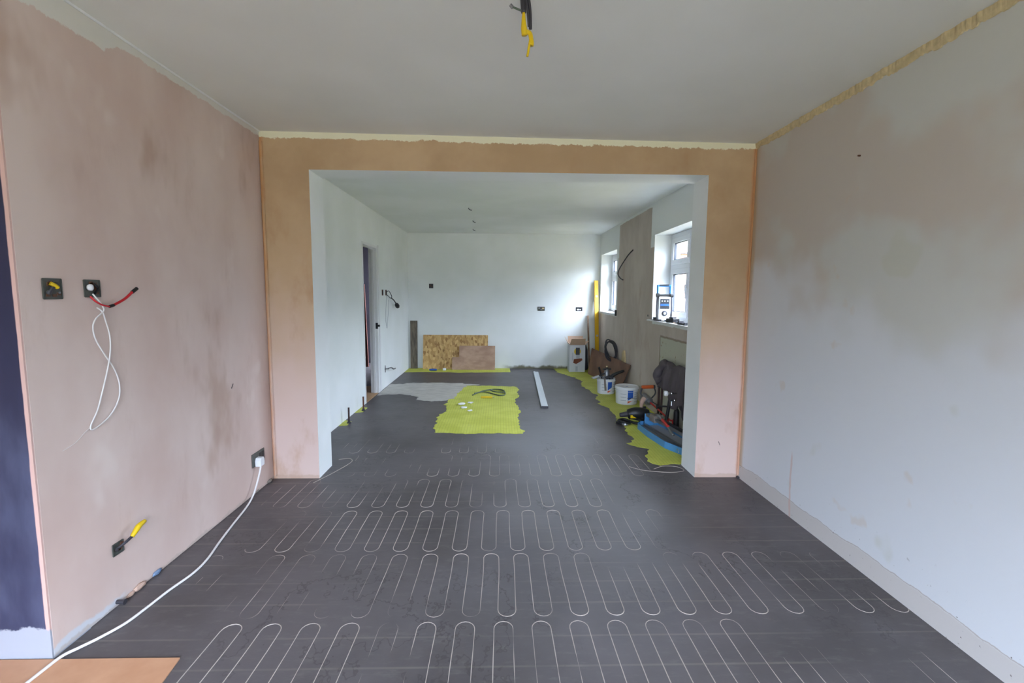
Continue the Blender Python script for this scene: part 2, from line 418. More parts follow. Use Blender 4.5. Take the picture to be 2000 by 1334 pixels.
bm = new(); box(bm, (XL-.25, 1.640, 0), (XL, YO+.01, 2.46)); struct('wall_left', bm, 'pink', bevel=.006)
bm = new(); box(bm, (-2.45, 1.638, 0), (XL-.0005, 1.80, 2.46)); struct('wall_alcove', bm, 'navy')
bm = new(); box(bm, (-2.6, BACK-.2, 0), (-2.4, 1.70, 2.46)); struct('wall_alcove_side', bm, 'pink')
bm = new(); box(bm, (XR, BACK-.2, 0), (XR+.3, YO+.005, 2.46)); struct('wall_right', bm, 'grey')
# wall behind the camera with a wide patio opening
bm = new()
PX0, PX1, PZ = -1.2, 1.15, 2.1
box(bm, (-2.5, BACK-.2, 0), (PX0, BACK, 2.46)); box(bm, (PX1, BACK-.2, 0), (XR+.02, BACK, 2.46)); box(bm, (PX0, BACK-.2, PZ), (PX1, BACK, 2.46))
struct('wall_back', bm, 'grey')
# opening wall: two piers and a header, jamb and soffit faces painted white
bm = new()
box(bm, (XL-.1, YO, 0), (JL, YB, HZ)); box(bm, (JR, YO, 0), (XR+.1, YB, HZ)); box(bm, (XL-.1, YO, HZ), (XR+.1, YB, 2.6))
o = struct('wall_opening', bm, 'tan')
o.data.materials.append(MT['white'])
for p in o.data.polygons:
    n, c = p.normal, p.center
    if (abs(n.x) > .9 and abs(c.x) < 1.5) or n.z < -.9 and c.z > 1 or n.y > .9: p.material_index = 1
bm = new(); box(bm, (XL-.095, YB-.01, 0), (XL, 5.665, 2.5)); box(bm, (XL-.095, 6.36, 0), (XL, YF+.1, 2.5)); box(bm, (XL-.095, 5.665, 1.955), (XL, 6.36, 2.5))
struct('wall_far_left', bm, 'white')
bm = new(); box(bm, (XL-.12, YF, 0), (XR+.3, YF+.15, 2.5)); struct('wall_far', bm, 'farwall')
W = [(3.72, 5.452), (7.205, 8.312)]; SZ, TZ = 1.045, 2.035
bm = new(); X1 = XR+.30
box(bm, (XR, YB-.01, 0), (X1, YF+.02, SZ)); box(bm, (XR, YB-.01, TZ), (X1, YF+.02, 2.5))
box(bm, (XR, YB-.01, SZ), (X1, W[0][0], TZ)); box(bm, (XR, W[0][1], SZ), (X1, W[1][0], TZ)); box(bm, (XR, W[1][1], SZ), (X1, YF+.02, TZ))
o = struct('wall_far_right', bm, 'partpaint')
o.data.materials.append(MT['white'])
for p in o.data.polygons:
    if abs(p.normal.x) < .5 and p.center.x > XR+.01 and .9 < p.center.z < 2.1: p.material_index = 1

# windows
def window(name, y0, y1, sill_poly, lights=2):
    fx0, fx1 = XR+.195, XR+.262
    root = bpy.data.objects.new(name, None); COL.objects.link(root); root['kind'] = 'structure'; root.location = (fx0, (y0+y1)/2, SZ)
    def ob(nm, bm, mat, **k):
        o = obj(nm, bm, mat, None, **k); o.parent = root; o.matrix_parent_inverse = Matrix.Translation((-fx0, -(y0+y1)/2, -SZ)); return o
    z0, z1 = SZ+.012, TZ-.002; t = .055; tz = 1.66
    ed = [y0+t] + [y0+(y1-y0)*k/lights for k in range(1, lights)] + [y1-t]
    spans = [(ed[k] + (.03 if k else 0), ed[k+1] - (.03 if k < lights-1 else 0)) for k in range(lights)]
    bm = new()
    box(bm, (fx0, y0, z0), (fx1, y1, z0+t)); box(bm, (fx0, y0, z1-t), (fx1, y1, z1)); box(bm, (fx0, y0, z0+t), (fx1, y0+t, z1-t)); box(bm, (fx0, y1-t, z0+t), (fx1, y1, z1-t))
    for q in ed[1:-1]: box(bm, (fx0, q-.03, z0+t), (fx1, q+.03, z1-t))
    for a, b in spans: box(bm, (fx0, a, tz-.03), (fx1, b, tz+.03))
    ob('window_frame', bm, 'upvc', bevel=.004)
    for (a, b) in spans:
        for (c, d) in ((z0+t, tz-.03), (tz+.03, z1-t)):
            s = .05; bm = new(); xa, xb = fx0-.012, fx0+.03
            box(bm, (xa, a-.008, c-.008), (xb, b+.008, c+s)); box(bm, (xa, a-.008, d-s), (xb, b+.008, d+.008)); box(bm, (xa, a-.008, c+s), (xb, a+s, d-s)); box(bm, (xa, b-s, c+s), (xb, b+.008, d-s))
            sash = ob('sash', bm, 'upvc', bevel=.004)
            def sub(nm, bm, mat):
                q = obj(nm, bm, mat, None); q.parent = sash; q.matrix_parent_inverse = Matrix.Translation((0,0,0)); return q
            g = .008; bm = new(); xa, xb = fx0-.002, fx0+.024
            box(bm, (xa, a+s, c+s), (xb, b-s, c+s+g)); box(bm, (xa, a+s, d-s-g), (xb, b-s, d-s)); box(bm, (xa, a+s, c+s+g), (xb, a+s+g, d-s-g)); box(bm, (xa, b-s-g, c+s+g), (xb, b-s, d-s-g))
            sub('gasket', bm, 'gasket')
            bm = new(); box(bm, (fx0+.010, a+s, c+s), (fx0+.014, b-s, d-s)); sub('pane', bm, 'glass')
            bm = new(); hy = (a+b)/2
            if c > tz: box(bm, (xa-.022, hy-.05, c+.012), (fx0-.0125, hy+.05, c+.03))
            else:
                hh = (c+d)/2; hy = a+.02; box(bm, (xa-.024, hy-.008, hh-.06), (fx0-.0125, hy+.010, hh+.05)); box(bm, (xa-.03, hy-.008, hh-.005), (xa-.02, hy+.010, hh+.09))
            sub('handle', bm, 'upvc')
    bm = new(); prism(bm, sill_poly, SZ, SZ+.012); ob('window_sill', bm, 'satin', bevel=.002)
window('window_1', *W[0], [(XR-.055, 3.66), (XR-.03, 4.1), (XR-.03, 4.4), (XR-.022, 4.8), (XR-.03, 5.2), (XR-.04, 5.44), (XR-.045, 5.51), (XR-.012, 5.53), (XR, 5.453), (XR+.2, 5.453), (XR+.2, 3.72), (XR, 3.72), (XR, 3.65)], 3)
window('window_2', *W[1], [(XR-.02, 7.15), (XR-.03, 7.5), (XR-.02, 7.9), (XR-.03, 8.33), (XR, 8.35), (XR, 8.312), (XR+.2, 8.312), (XR+.2, 7.205), (XR, 7.205)])
# patio frame behind the camera
root = bpy.data.objects.new('window_3', None); COL.objects.link(root); root['kind'] = 'structure'; root.location = (0, 0, 0)
bm = new(); yy0, yy1 = BACK-.14, BACK-.07
for x in (PX0, -.03, PX1-.06): box(bm, (x, yy0, 0), (x+.06, yy1, PZ))
for a, b in ((PX0+.06, -.03), (.03, PX1-.06)):
    for z in (0.0, PZ-.06): box(bm, (a, yy0, z), (b, yy1, z+.06))
obj('window_frame', bm, 'upvc', root)
for a, b in ((PX0+.06, -.03), (.03, PX1-.06)):
    bm = new(); box(bm, (a, BACK-.11, .06), (b, BACK-.106, PZ-.06)); obj('pane', bm, 'glass', root)

# doorway in the far left wall and the hall behind
root = bpy.data.objects.new('door_1', None); COL.objects.link(root); root['kind'] = 'structure'; root.location = (0, 0, 0)
dx0, dx1 = XL-.100, XL+.006
bm = new(); box(bm, (dx0, 5.665, 0), (dx1, 5.69, 1.955)); box(bm, (dx0, 6.285, 0), (dx1, 6.36, 1.955)); box(bm, (dx0, 5.69, 1.925), (dx1, 6.285, 1.955))
obj('door_lining', bm, 'satin', root, bevel=.002)
bm = new(); box(bm, (XL-.06, 6.272, 0), (XL-.03, 6.285, 1.925)); box(bm, (XL-.06, 5.69, 1.912), (XL-.03, 6.272, 1.925)); obj('door_stop', bm, 'satin', root)
bm = new(); box(bm, (XL+.006, 6.345, 0.01), (XL+.018, 6.40, 1.975)); obj('architrave', bm, 'satin', root, bevel=.002)
bm = new(); box(bm, (XL-.02, 6.278, .87), (XL+.010, 6.285, .95)); cyl(bm, (XL+.005, 6.30, .91), (XL+.03, 6.30, .91), .014, 10); obj('strike_plate', bm, 'black', root)
bm = new(); box(bm, (-3.0, 5.0, -.0), (XL-.01, 6.75, .004)); box(bm, (XL-.011, 5.692, .0), (XL-.001, 6.284, .004)); struct('floor_hall', bm, 'halloak')
bm = new(); box(bm, (-3.1, 4.9, 0), (-3.0, 9.2, 2.5)); box(bm, (-3.0, 9.05, 0), (XL-.09, 9.2, 2.5)); box(bm, (-3.0, 4.9, 0), (XL-.09, 5.0, 2.5)); struct('wall_hall', bm, 'hall')
bm = new(); box(bm, (-3.0, 5.0, 2.3), (XL-.09, 9.05, 2.5)); struct('ceiling_hall', bm, 'hall')
bm = new(); prism(bm, [(-2.56, 0), (-2.40, 0), (-2.44, 1.50), (-2.47, 1.50)], 8.55, 8.59, Matrix(((1,0,0,0),(0,0,1,0),(0,1,0,0),(0,0,0,1))))
tag(obj('wooden_board', bm, 'redwood'), 'narrow red-brown board standing in the dark hall beyond the doorway', 'board')
bm = new(); box(bm, (-2.40, 7.55, 0.0), (-2.20, 7.60, .47)); tag(obj('white_panel', bm, 'satin'), 'low white panel standing in the hall, seen through the doorway', 'panel')  # plain low white panel, its material is not known

# plaster remains and pipes of the shell
def ragged_strip(n, y0, y1, x, zt, zb, depth):
    bm = new(); prev = None
    for i in range(n+1):
        y = y0 + (y1-y0)*i/n
        a = noise.noise(Vector((y*9, 3, 1))); b = noise.noise(Vector((y*27, 8, 2)))+.7*noise.noise(Vector((y*70, 1, 5)))
        lo = zb + .010*a + .010*b; dp = depth*(1 + .6*b)
        ring = [bm.verts.new(p) for p in ((x+.002, y, zt+.004), (x-dp*1.2, y, zt+.004), (x-dp, y, (zt+lo)/2 + .008*b), (x-dp*.6, y, lo), (x+.002, y, lo-.002))]
        if prev:
            for k in range(5): bm.faces.new((prev[k], prev[(k+1) % 5], ring[(k+1) % 5], ring[k]))
        else: bm.faces.new(ring)
        prev = ring
    bm.faces.new(prev[::-1]); bmesh.ops.recalc_face_normals(bm, faces=bm.faces[:]); return bm
struct('trim_1', ragged_strip(900, -1.6, YO-.003, XR, 2.392, 2.358, .011), 'plaster')
bm = new(); prev = None            # thin cream bead at the left wall and ceiling corner
tube(bm, [(XL+.004, y, 2.4285) for y in (1.645, 2.5, YO-.002)], .007, 6, 2, False); struct('trim_2', bm, 'satin')
bm = new(); tube(bm, [(XL+.012, YO-.004, z) for z in (.02, 1.2, 2.36)], .012, 8, 2, False); struct('trim_3', bm, 'tan')
bm = new(); tube(bm, [(XR-.006, YO-.004, z) for z in (.02, 1.2, 2.36)], .008, 8, 2, False); struct('trim_4', bm, 'tan')

# ------------------------------------------------------------------ outside
bm = new(); box(bm, (-40, -40, -.6), (40, 40, -.35)); struct('ground', bm, 'lawn')
t = thing('neighbouring_house', 'pale brick house wall seen through the near kitchen window', 'house', (8.5, 30, -.35))
bm = new(); box(bm, (0, -8, 0), (6, 9, 3.6)); obj('brick_wall', bm, 'brick', t)
bm = new(); prism(bm, [(-.3, 3.6), (6.3, 3.6), (3, 4.3)], -8.3, 9.3, Matrix(((1,0,0,0),(0,0,1,0),(0,1,0,0),(0,0,0,1)))); obj('roof', bm, 'dark', t)
def bush(loc, s, label):
    bm = new()
    for k in range(900):
        a = random.uniform(0, 2*PI); u = random.uniform(-.3, 1); r = s*(.75+.35*random.random())
        c = Vector((math.cos(a)*math.sqrt(max(0, 1-u*u))*r, math.sin(a)*math.sqrt(max(0, 1-u*u))*r, (u+.3)*r))
        d1 = Vector((random.gauss(0,1), random.gauss(0,1), random.gauss(0,1))).normalized()*.07; d2 = d1.orthogonal().normalized()*.035
        bm.faces.new([bm.verts.new(c+d1), bm.verts.new(c+d2), bm.verts.new(c-d1), bm.verts.new(c-d2)])
    t = thing('garden_bush', label, 'bush', loc); obj('leaves', bm, 'leaf', t)
    bm = new(); cyl(bm, (0,0,0), (0,0,s*.9), .04, 8); obj('stem', bm, 'batten', t)
bush((5.2, 12.6, -.35), .95, 'green bush outside the near kitchen window')

# ------------------------------------------------------------------ floor coverings
def ragged(poly, amp, step, seed, smooth_edges=()):
    out = []
    n = len(poly)
    for i in range(n):
        a = Vector((*poly[i], 0)); b = Vector((*poly[(i+1) % n], 0)); L = (b-a).length; k = max(1, int(L/step)); d = (b-a)/max(L, 1e-6); nn = Vector((-d.y, d.x, 0))
        for j in range(k):
            p = a + (b-a)*j/k; o = 0
            if i not in smooth_edges: o = amp*(noise.noise(p*5+Vector((seed, 0, 0))) + .7*noise.noise(p*17+Vector((0, seed, 0))))
            q = p + nn*o; out.append((q.x, q.y))
    return out
def sheet(name, poly, z, mat, label, cat, amp=.05, step=.03, seed=1, smooth=(), group=None):
    bm = new(); P = ragged(poly, amp, step, seed, smooth)
    prism(bm, P, 0.0, z); bmesh.ops.triangulate(bm, faces=[f for f in bm.faces if len(f.verts) > 4])
    return tag(obj(name, bm, mat), label, cat, group)
G = 'lime green membrane left bare'
sheet('membrane_patch', [(-.632, 4.45), (.221, 4.43), (.20, 4.95), (.235, 5.35), (.20, 5.7), (.26, 6.2), (.255, 6.76), (-.50, 6.82), (-.60, 6.3), (-.66, 5.65), (-.60, 5.3), (-.70, 5.0), (-.68, 4.75)], .002, 'lime', 'large lime green membrane patch in the middle of the floor', 'membrane', .045, .03, 1, (), G)
sheet('membrane_patch', [(-1.63, 7.97), (-1.2, 8.0), (-.6, 7.96), (.185, 8.01), (.18, 8.428), (-1.632, 8.428)], .002, 'lime', 'lime green membrane strip along the foot of the far wall', 'membrane', .02, .04, 2, (3, 4, 5), G)
sheet('membrane_patch', [(1.50, 3.60), (1.25, 3.62), (1.22, 3.75), (1.29, 3.95), (1.20, 4.12), (1.27, 4.4), (1.26, 4.8), (1.30, 5.2), (1.25, 5.7), (1.30, 6.2), (1.22, 6.8), (1.28, 7.3), (1.12, 7.7), (.98, 8.05), (.98, 8.425), (1.776, 8.425), (1.776, 3.60)], .002, 'lime', 'long ragged lime membrane strip beside the window wall', 'membrane', .05, .03, 3, (14, 15, 16), G)
sheet('membrane_patch', [(-1.632, 4.70), (-1.56, 4.72), (-1.55, 4.86), (-1.632, 4.92)], .002, 'lime', 'small lime membrane scrap by the nearer pipe stub on the left', 'membrane', .01, .02, 4, (3,), G)
sheet('membrane_patch', [(-1.632, 5.22), (-1.56, 5.26), (-1.55, 5.46), (-1.632, 5.50)], .002, 'lime', 'small lime membrane scrap by the farther pipe stub on the left', 'membrane', .01, .02, 5, (3,), G)
sheet('compound_patch', [(-1.62, 6.15), (-1.35, 6.22), (-1.10, 6.10), (-.98, 5.85), (-.72, 5.80), (-.60, 5.95), (-.56, 6.3), (-.50, 6.82), (-.30, 6.86), (-.55, 6.99), (-1.12, 7.02), (-1.62, 6.9)], .003, 'palemix', 'pale grey smear of fresh levelling compound by the doorway', 'compound', .06, .03, 6, (11,))

# heating cable laid in half-metre mats, partly sunk in the compound
def heating_row(y0, y1, x0, x1, seed, sink, phase, label):
    bm = new(); pitch = .1553; r = .0020; w = pitch/2
    pts = []; x = x0 + phase; i = 0
    while x < x1:
        ya, yb = (y0+w/2, y1-w/2) if i % 2 == 0 else (y1-w/2, y0+w/2)
        for k in range(9): pts.append((x, ya + (yb-ya)*k/8))
        s = 1 if yb > ya else -1
        for k in range(1, 8):
            a = PI*k/8; pts.append((x + w/2 - math.cos(a)*w/2, yb + s*math.sin(a)*w/2*1.05))
        x += w; i += 1
    P = []
    for (px, py) in pts:
        v = Vector((px, py, seed)); h = noise.noise(v*1.3)*.8 + noise.noise(v*6)*.45
        P.append((px + .006*noise.noise(v*3.0), py, max(-.0045, min(.0004, sink - .0006 + .0036*h - .0008*max(0, min(1, (px-.8)/.5)) - .0003*max(0, min(1, (-1.1-px)/.4))))))
    tube(bm, P, r, 6, 1, False)
    return tag(obj('heating_cable', bm, 'beigeflex', smooth=True), label, 'cable', 'heating cable mats under the floor skim')
rows = [(1.31, 1.812, -1.15, 1.72, 1, -.0002, .0438, 'serpentine heating cable nearest the camera'),
        (1.846, 2.322, -1.56, 1.72, 2, -.0004, .0828, 'second row of looped heating cable from the camera'),
        (2.352, 2.812, -1.56, 1.72, 3, -.0008, .146, 'third row of looped heating cable from the camera'),
        (2.862, 3.31, -1.56, 1.40, 4, -.0011, .05, 'faint looped heating cable row just before the opening'),
        (3.37, 3.83, -1.26, 1.18, 5, -.0014, .02, 'faint heating cable row inside the opening'),
        (3.88, 4.36, -1.55, 1.14, 6, -.0016, .04, 'barely visible heating cable row before the central green patch')]
for r_ in rows: heating_row(*r_)
bm = new(); tube(bm, [(1.20, 3.50, .002), (1.30, 3.56, .003), (1.40, 3.54, .003), (1.42, 3.46, .003), (1.30, 3.43, .002), (1.12, 3.47, .002), (1.02, 3.55, .002)], .002, 6)
tag(obj('cable_loop', bm, 'beigeflex'), 'loose thin cable loop on the floor by the right pier', 'cable')
bm = new(); tube(bm, [(-1.32, 3.25, .002), (-1.24, 3.45, .002), (-1.18, 3.66, .003), (-1.22, 3.74, .003), (-1.30, 3.72, .002)], .002, 6)
tag(obj('cable_loop', bm, 'beigeflex'), 'loose thin cable end on the floor by the left pier', 'cable')

# tan board at the bottom left
bm = new(); prism(bm, [(-2.35, .7), (-1.06, .7), (-1.172, 1.633), (-2.35, 1.633)], .0, .006)
tag(obj('hardboard_sheet', bm, 'nearboard', bevel=.001), 'tan hardboard sheet lying on the floor under the white cable', 'board')

# ------------------------------------------------------------------ left wall fittings
def wall_box(name, label, cat, y, z, w, h, rust=.5, group=None, gaps=True):
    t = thing(name, label, cat, (XL, y, z), 0, group); hw, hh = w/2, h/2
    bm = new(); box(bm, (.0005, -hw, -hh), (.003, hw, hh)); 
    for s in (-1, 1):
        box(bm, (.003, s*hw-.002, -hh), (.006, s*hw+.002, hh)); box(bm, (.003, -hw, s*hh-.002), (.006, hw, s*hh+.002))
    obj('back_box', bm, 'boxgrey', t)
    bm = new(); random.seed(int(y*1000))
    for k in range(7):
        cy, cz = random.uniform(-hw*.7, hw*.7), random.uniform(-hh*.7, hh*.7); box(bm, (.003, cy-.007, cz-.005), (.0065, cy+.007, cz+.005), )
    obj('knockout', bm, 'rust', t); return t
GB = 'open electrical boxes in the near left wall'
t = wall_box('socket_box', 'open metal box with yellow connector, at the left end of the left wall', 'electrical box', 1.762, 1.353, .072, .072, group=GB)
bm = new(); tube(bm, [(.006, -.02, -.02), (.014, -.012, .0), (.014, .0, .012), (.010, .008, .02)], .006, 8); obj('wire', bm, 'dark', t)
bm = new(); tube(bm, [(.012, -.016, .020), (.018, -.004, .012), (.018, .006, .004)], .007, 8); obj('wire_connector', bm, 'tape', t, label='yellow connector')
bm = new(); cyl(bm, (.004, -.018, -.012), (.012, -.018, -.012), .007, 10); obj('screw', bm, 'steel', t)
bm = new(); cyl(bm, (.004, .022, -.014), (.010, .022, -.014), .004, 10); obj('screw', bm, 'steel', t)
t = wall_box('socket_box', 'open metal box trailing a red cable and a thin white cable', 'electrical box', 1.93, 1.356, .072, .066, group=GB)
bm = new(); lathe(bm, [(.003, 0), (.012, .003), (.013, .012), (.006, .016)], (0,0,0), 14, Matrix.Translation((.004, -.018, .004)) @ Matrix.Rotation(PI/2, 4, 'Y')); obj('cable_grommet', bm, 'whiteplastic', t, smooth=True)
bm = new(); tube(bm, [(.003, .01, .02), (.012, .018, .0), (.012, .0, -.02)], .005, 8); obj('wire', bm, 'black', t)
t = thing('red_cable', 'short red cable with black taped end sticking out of a wall box', 'cable', (XL, 1.915, 1.325))
bm = new(); tube(bm, [(.006, 0, .0), (.016, .012, -.02), (.022, .035, -.035), (.026, .065, -.042)], .0035, 8); obj('thin_core', bm, 'redflex', t)
bm = new(); tube(bm, [(.026, .085, -.037), (.03, .14, -.012), (.034, .18, .018)], .0055, 8); obj('sheath', bm, 'redflex', t)
bm = new(); tube(bm, [(.026, .064, -.042), (.026, .086, -.037)], .0065, 8, 1, False); obj('tape_band', bm, 'black', t)
bm = new(); tube(bm, [(.034, .179, .017), (.036, .205, .034)], .0075, 8, 1, False); obj('end_cap', bm, 'black', t)
bm = new(); Lp = lambda y, z, d=.006: (XL+d, y, z)
tube(bm, [Lp(1.925, 1.335, .008), Lp(1.95, 1.29, .02), Lp(1.955, 1.265, .02), Lp(1.915, 1.235, .02), Lp(1.905, 1.20, .015), Lp(1.918, 1.15, .012), Lp(1.955, 1.085, .012), Lp(1.998, 1.02, .01), Lp(2.018, .955, .01), Lp(2.012, .89, .008), Lp(1.965, .83, .006), Lp(1.885, .795, .006),
          Lp(1.868, .81, .006), Lp(1.905, .87, .008), Lp(1.94, .96, .01), Lp(1.965, 1.04, .014), Lp(1.985, 1.11, .012), Lp(1.985, 1.17, .012), Lp(1.965, 1.23, .016), Lp(1.95, 1.262, .02), Lp(1.93, 1.28, .016)], .0028, 8)
tag(obj('white_cable_loop', bm, 'whiteflex', smooth=True), 'thin white cable hanging in a long twisted loop on the left wall', 'cable')
bm = new(); tube(bm, [Lp(1.868, .805, .004), Lp(1.84, .79, .003), Lp(1.80, .765, .003), Lp(1.745, .75, .003)], .0008, 6)
tag(obj('thin_wire', bm, 'whiteflex'), 'hair-thin wire trailing from the foot of the white cable loop', 'wire')
# low box with the yellow taped cable
t = wall_box('spur_box', 'small low wall box on the left wall with a yellow taped cable', 'electrical box', 1.953, .252, .055, .05)
bm = new(); tube(bm, [(.006, -.012, .0), (.03, .005, .02), (.04, .035, .035)], .006, 8); tube(bm, [(.006, -.005, -.01), (.02, -.03, .008), (.03, -.035, .012)], .004, 8); obj('cable', bm, 'dark', t)
bm = new(); tube(bm, [(.04, .032, .033), (.044, .055, .055), (.046, .07, .066), (.048, .10, .072)], lambda q: .008+.004*math.sin(q*PI), 8); obj('tape_wrap', bm, 'tape', t, smooth=True)
bm = new(); cyl(bm, (.0, .0, .0), (.03, 0, 0), .009, 12); cyl(bm, (.03, 0, 0), (.034, 0, 0), .012, 12)
o = obj('pipe_stub', bm, 'dark'); o.location = (XL, 1.93, .022); tag(o, 'dark capped pipe stub at the foot of the left wall', 'pipe')
for i, (y, z, s, mt, lb) in enumerate([(2.05, .028, .030, 'pinkshard', 'pinkish lump of broken plaster by the left wall beside the pipe stub'), (2.16, .02, .024, 'tileshard', 'bluish shard by the left wall beyond the plaster lump'), (2.0, .018, .02, 'pinkshard', 'small broken plaster lump next to the dark pipe stub'),
                                       (3.10, .012, .016, 'cement', 'grey mortar crumb by the wall under the double socket'), (3.26, .02, .026, 'cement', 'grey mortar lump in the corner of the left wall and pier')]):
    bm = new(); bmesh.ops.create_icosphere(bm, subdivisions=3, radius=1)
    for v in bm.verts:
        k = 1 + .35*noise.noise(v.co*2 + Vector((i*3, 0, 0))); v.co = Vector((v.co.x*.45, v.co.y*1.5 , v.co.z*.6))*k*s*.75
    zz = min(v.co.z for v in bm.verts); xx = min(v.co.x for v in bm.verts)
    o = obj('plaster_lump', bm, mt, smooth=True); o.location = (XL-xx-.004, y, -zz); tag(o, lb, 'rubble')
# double socket and plugged extension cable
t = thing('double_socket', 'black backed double socket box at the far end of the left wall', 'socket', (XL, 3.122, .232))
bm = new(); box(bm, (.0005, -.078, -.045), (.008, .078, .045)); obj('face_plate', bm, 'boxgrey', t, bevel=.002)
for y in (.02, .055):
    bm = new(); box(bm, (.008, y-.012, -.02), (.010, y+.012, .03)); obj('module', bm, 'black', t)
t = thing('extension_cable', 'white extension cable plugged into the double socket, snaking along the floor', 'cable', (XL, 3.095, .215))
bm = new(); prism(bm, [(-.026, -.028), (.026, -.028), (.028, .01), (.018, .03), (-.018, .03), (-.028, .01)], 0, .038, frame_mat((.008, 0, .0), (0, 1, 0), (1, 0, 0))); obj('plug', bm, 'whiteplastic', t, bevel=.004)
bm = new()
P = [(-1.60, 3.09, .20), (-1.598, 3.08, .17), (-1.60, 3.04, .10), (-1.595, 2.97, .035), (-1.58, 2.86, .008), (-1.545, 2.66, .0065), (-1.505, 2.45, .0065), (-1.468, 2.28, .0065), (-1.462, 2.16, .0065), (-1.485, 2.03, .0065), (-1.497, 1.92, .0065), (-1.512, 1.82, .0065), (-1.548, 1.74, .0065), (-1.58, 1.685, .008), (-1.60, 1.64, .0125), (-1.606, 1.58, .0125), (-1.61, 1.50, .0125), (-1.615, 1.35, .0125), (-1.60, 1.0, .0125)]
tube(bm, [(x-XL, y-3.095, z-.215) for x, y, z in P], .0056, 10, 8); obj('flex', bm, 'whiteflex', t, smooth=True)

# ceiling cable
t = thing('ceiling_cable', 'dark cables with yellow taped ends hanging from the near ceiling', 'cable', (.085, 1.73, 2.41))
bm = new(); cx = .0
tube(bm, [(-.015, 0, .0), (-.012, 0, -.05), (-.008, .0, -.095)], .009, 8); tube(bm, [(-.006, 0, 0), (.006, 0, -.04), (.014, 0, -.09), (.016, 0, -.148)], .0055, 8)
tube(bm, [(-.01, 0, 0), (.0, -.006, -.06), (.006, -.004, -.10), (.010, 0, -.14)], .004, 8); obj('dark_flex', bm, 'dark', t, smooth=True)
bm = new(); tube(bm, [(-.010, .0, -.09), (-.025, .002, -.084), (-.048, .004, -.074)], .0035, 8); obj('green_core', bm, 'green', t, smooth=True)
bm = new(); cyl(bm, (-.046, .004, -.077), (-.054, .004, -.068), .006, 8); obj('connector', bm, 'steel', t)
bm = new(); tube(bm, [(-.008, 0, -.09), (-.008, 0, -.12), (-.006, 0, -.15), (-.004, 0, -.168)], lambda q: .004+.007*min(1, q*1.6), 10); obj('tape_wrap', bm, 'tape', t, smooth=True)
bm = new(); tube(bm, [(-.002, 0, -.155), (.014, 0, -.162), (.020, 0, -.19), (.018, 0, -.20)], lambda q: .006+.004*q, 10); tube(bm, [(.016, 0, -.18), (.010, 0, -.215), (.006, .0, -.238)], .0042, 8); obj('tape_tail', bm, 'tape', t, smooth=True)

# nail marks
bm = new(); cyl(bm, (XR, 2.36, 2.04), (XR-.012, 2.36, 2.04), .004, 8); tag(obj('wall_plug', bm, 'rust'), 'tiny brown wall plug high on the near right wall', 'wall plug')
bm = new(); cyl(bm, (1.63, YO, .245), (1.615, YO-.006, .275), .0018, 6); tag(obj('nail', bm, 'dark'), 'thin dark nail in the right pier near the floor', 'nail')
bm = new(); cyl(bm, (XL, 2.86, .76), (XL+.01, 2.862, .79), .002, 6); tag(obj('nail', bm, 'dark'), 'bent nail low on the pink left wall', 'nail')
bm = new(); box(bm, (XR-.018, YO-.03, 0), (XR-.002, YO-.004, .014)); 
o = tag(obj('rubble_crumb', bm, 'dark', bevel=.003), 'dark crumb on the floor at the foot of the right pier', 'rubble')

# ------------------------------------------------------------------ far ceiling wires
for (px, y, lb) in ((-.0, 5.95, 'short black wire end in the far ceiling, nearest the opening'), (.0, 6.95, 'short black wire end in the far ceiling, middle of three'), (.0, 7.85, 'short black wire end in the far ceiling, farthest of three')):
    x = {5.95: -.395, 6.95: -.40, 7.85: -.45}[y]
    bm = new(); tube(bm, [(x, y, 2.40), (x+.006, y, 2.385), (x+.03, y, 2.372), (x+.04, y, 2.374)], .005, 6); tag(obj('ceiling_wire', bm, 'black'), lb, 'wire', 'wire ends in the far ceiling')

# ------------------------------------------------------------------ far wall sockets
def far_box(x, z, w, h, label, parts, inner='boxgrey'):
    t = thing('socket_box', label, 'electrical box', (x, YF, z), 0)
    bm = new(); box(bm, (-w/2, -.003, -h/2), (w/2, -.0005, h/2)); obj('back_box', bm, inner, t)
    for (px, pz, s, mt) in parts:
        bm = new(); box(bm, (px-s, -.014, pz-s*.7), (px+s, -.003, pz+s*.7)); obj('wire', bm, mt, t, bevel=.002)
far_box(-1.226, 1.475, .075, .078, 'small dark socket box high on the far wall', [(-.012, .012, .013, 'rust'), (.014, -.01, .012, 'rust'), (.01, .02, .006, 'dark')], 'dark')
far_box(.737, 1.085, .13, .072, 'double socket box on the far wall, left of the pair', [(-.035, .01, .016, 'steel'), (.0, -.012, .012, 'steel'), (.035, .005, .018, 'palewood'), (.05, -.012, .008, 'black')])
far_box(1.42, 1.083, .12, .068, 'dark double socket box on the far wall near the spirit level', [(-.02, -.008, .02, 'whiteplastic'), (.02, -.010, .014, 'whiteplastic')], 'black')

# ------------------------------------------------------------------ left far wall
GS = 'slim switch boxes beside the doorway'
for y, lb in ((6.60, 'slim dark switch box nearer the doorway'), (6.80, 'slim dark switch box with black cable, farther from the doorway')):
    t = thing('switch_box', lb, 'electrical box', (XL, y, 1.352), 0, GS)
    bm = new(); box(bm, (.0005, -.04, -.04), (.003, .04, .04)); obj('back_box', bm, 'rust', t)
    bm = new(); box(bm, (.003, -.015, -.025), (.010, .012, .022)); obj('terminal', bm, 'black', t)
t = thing('black_flex', 'black looped cable with plug hanging off the far left wall', 'cable', (XL, 6.82, 1.34))
bm = new(); tube(bm, [(.005, 0, .02), (.02, .07, .035), (.035, .15, -.02), (.035, .18, -.06), (.03, .13, -.07), (.02, .05, -.04), (.008, 0, -.02)], .005, 8)
tube(bm, [(.03, .16, -.065), (.05, .25, -.10), (.06, .38, -.165)], .008, 8); obj('flex', bm, 'dark', t, smooth=True)
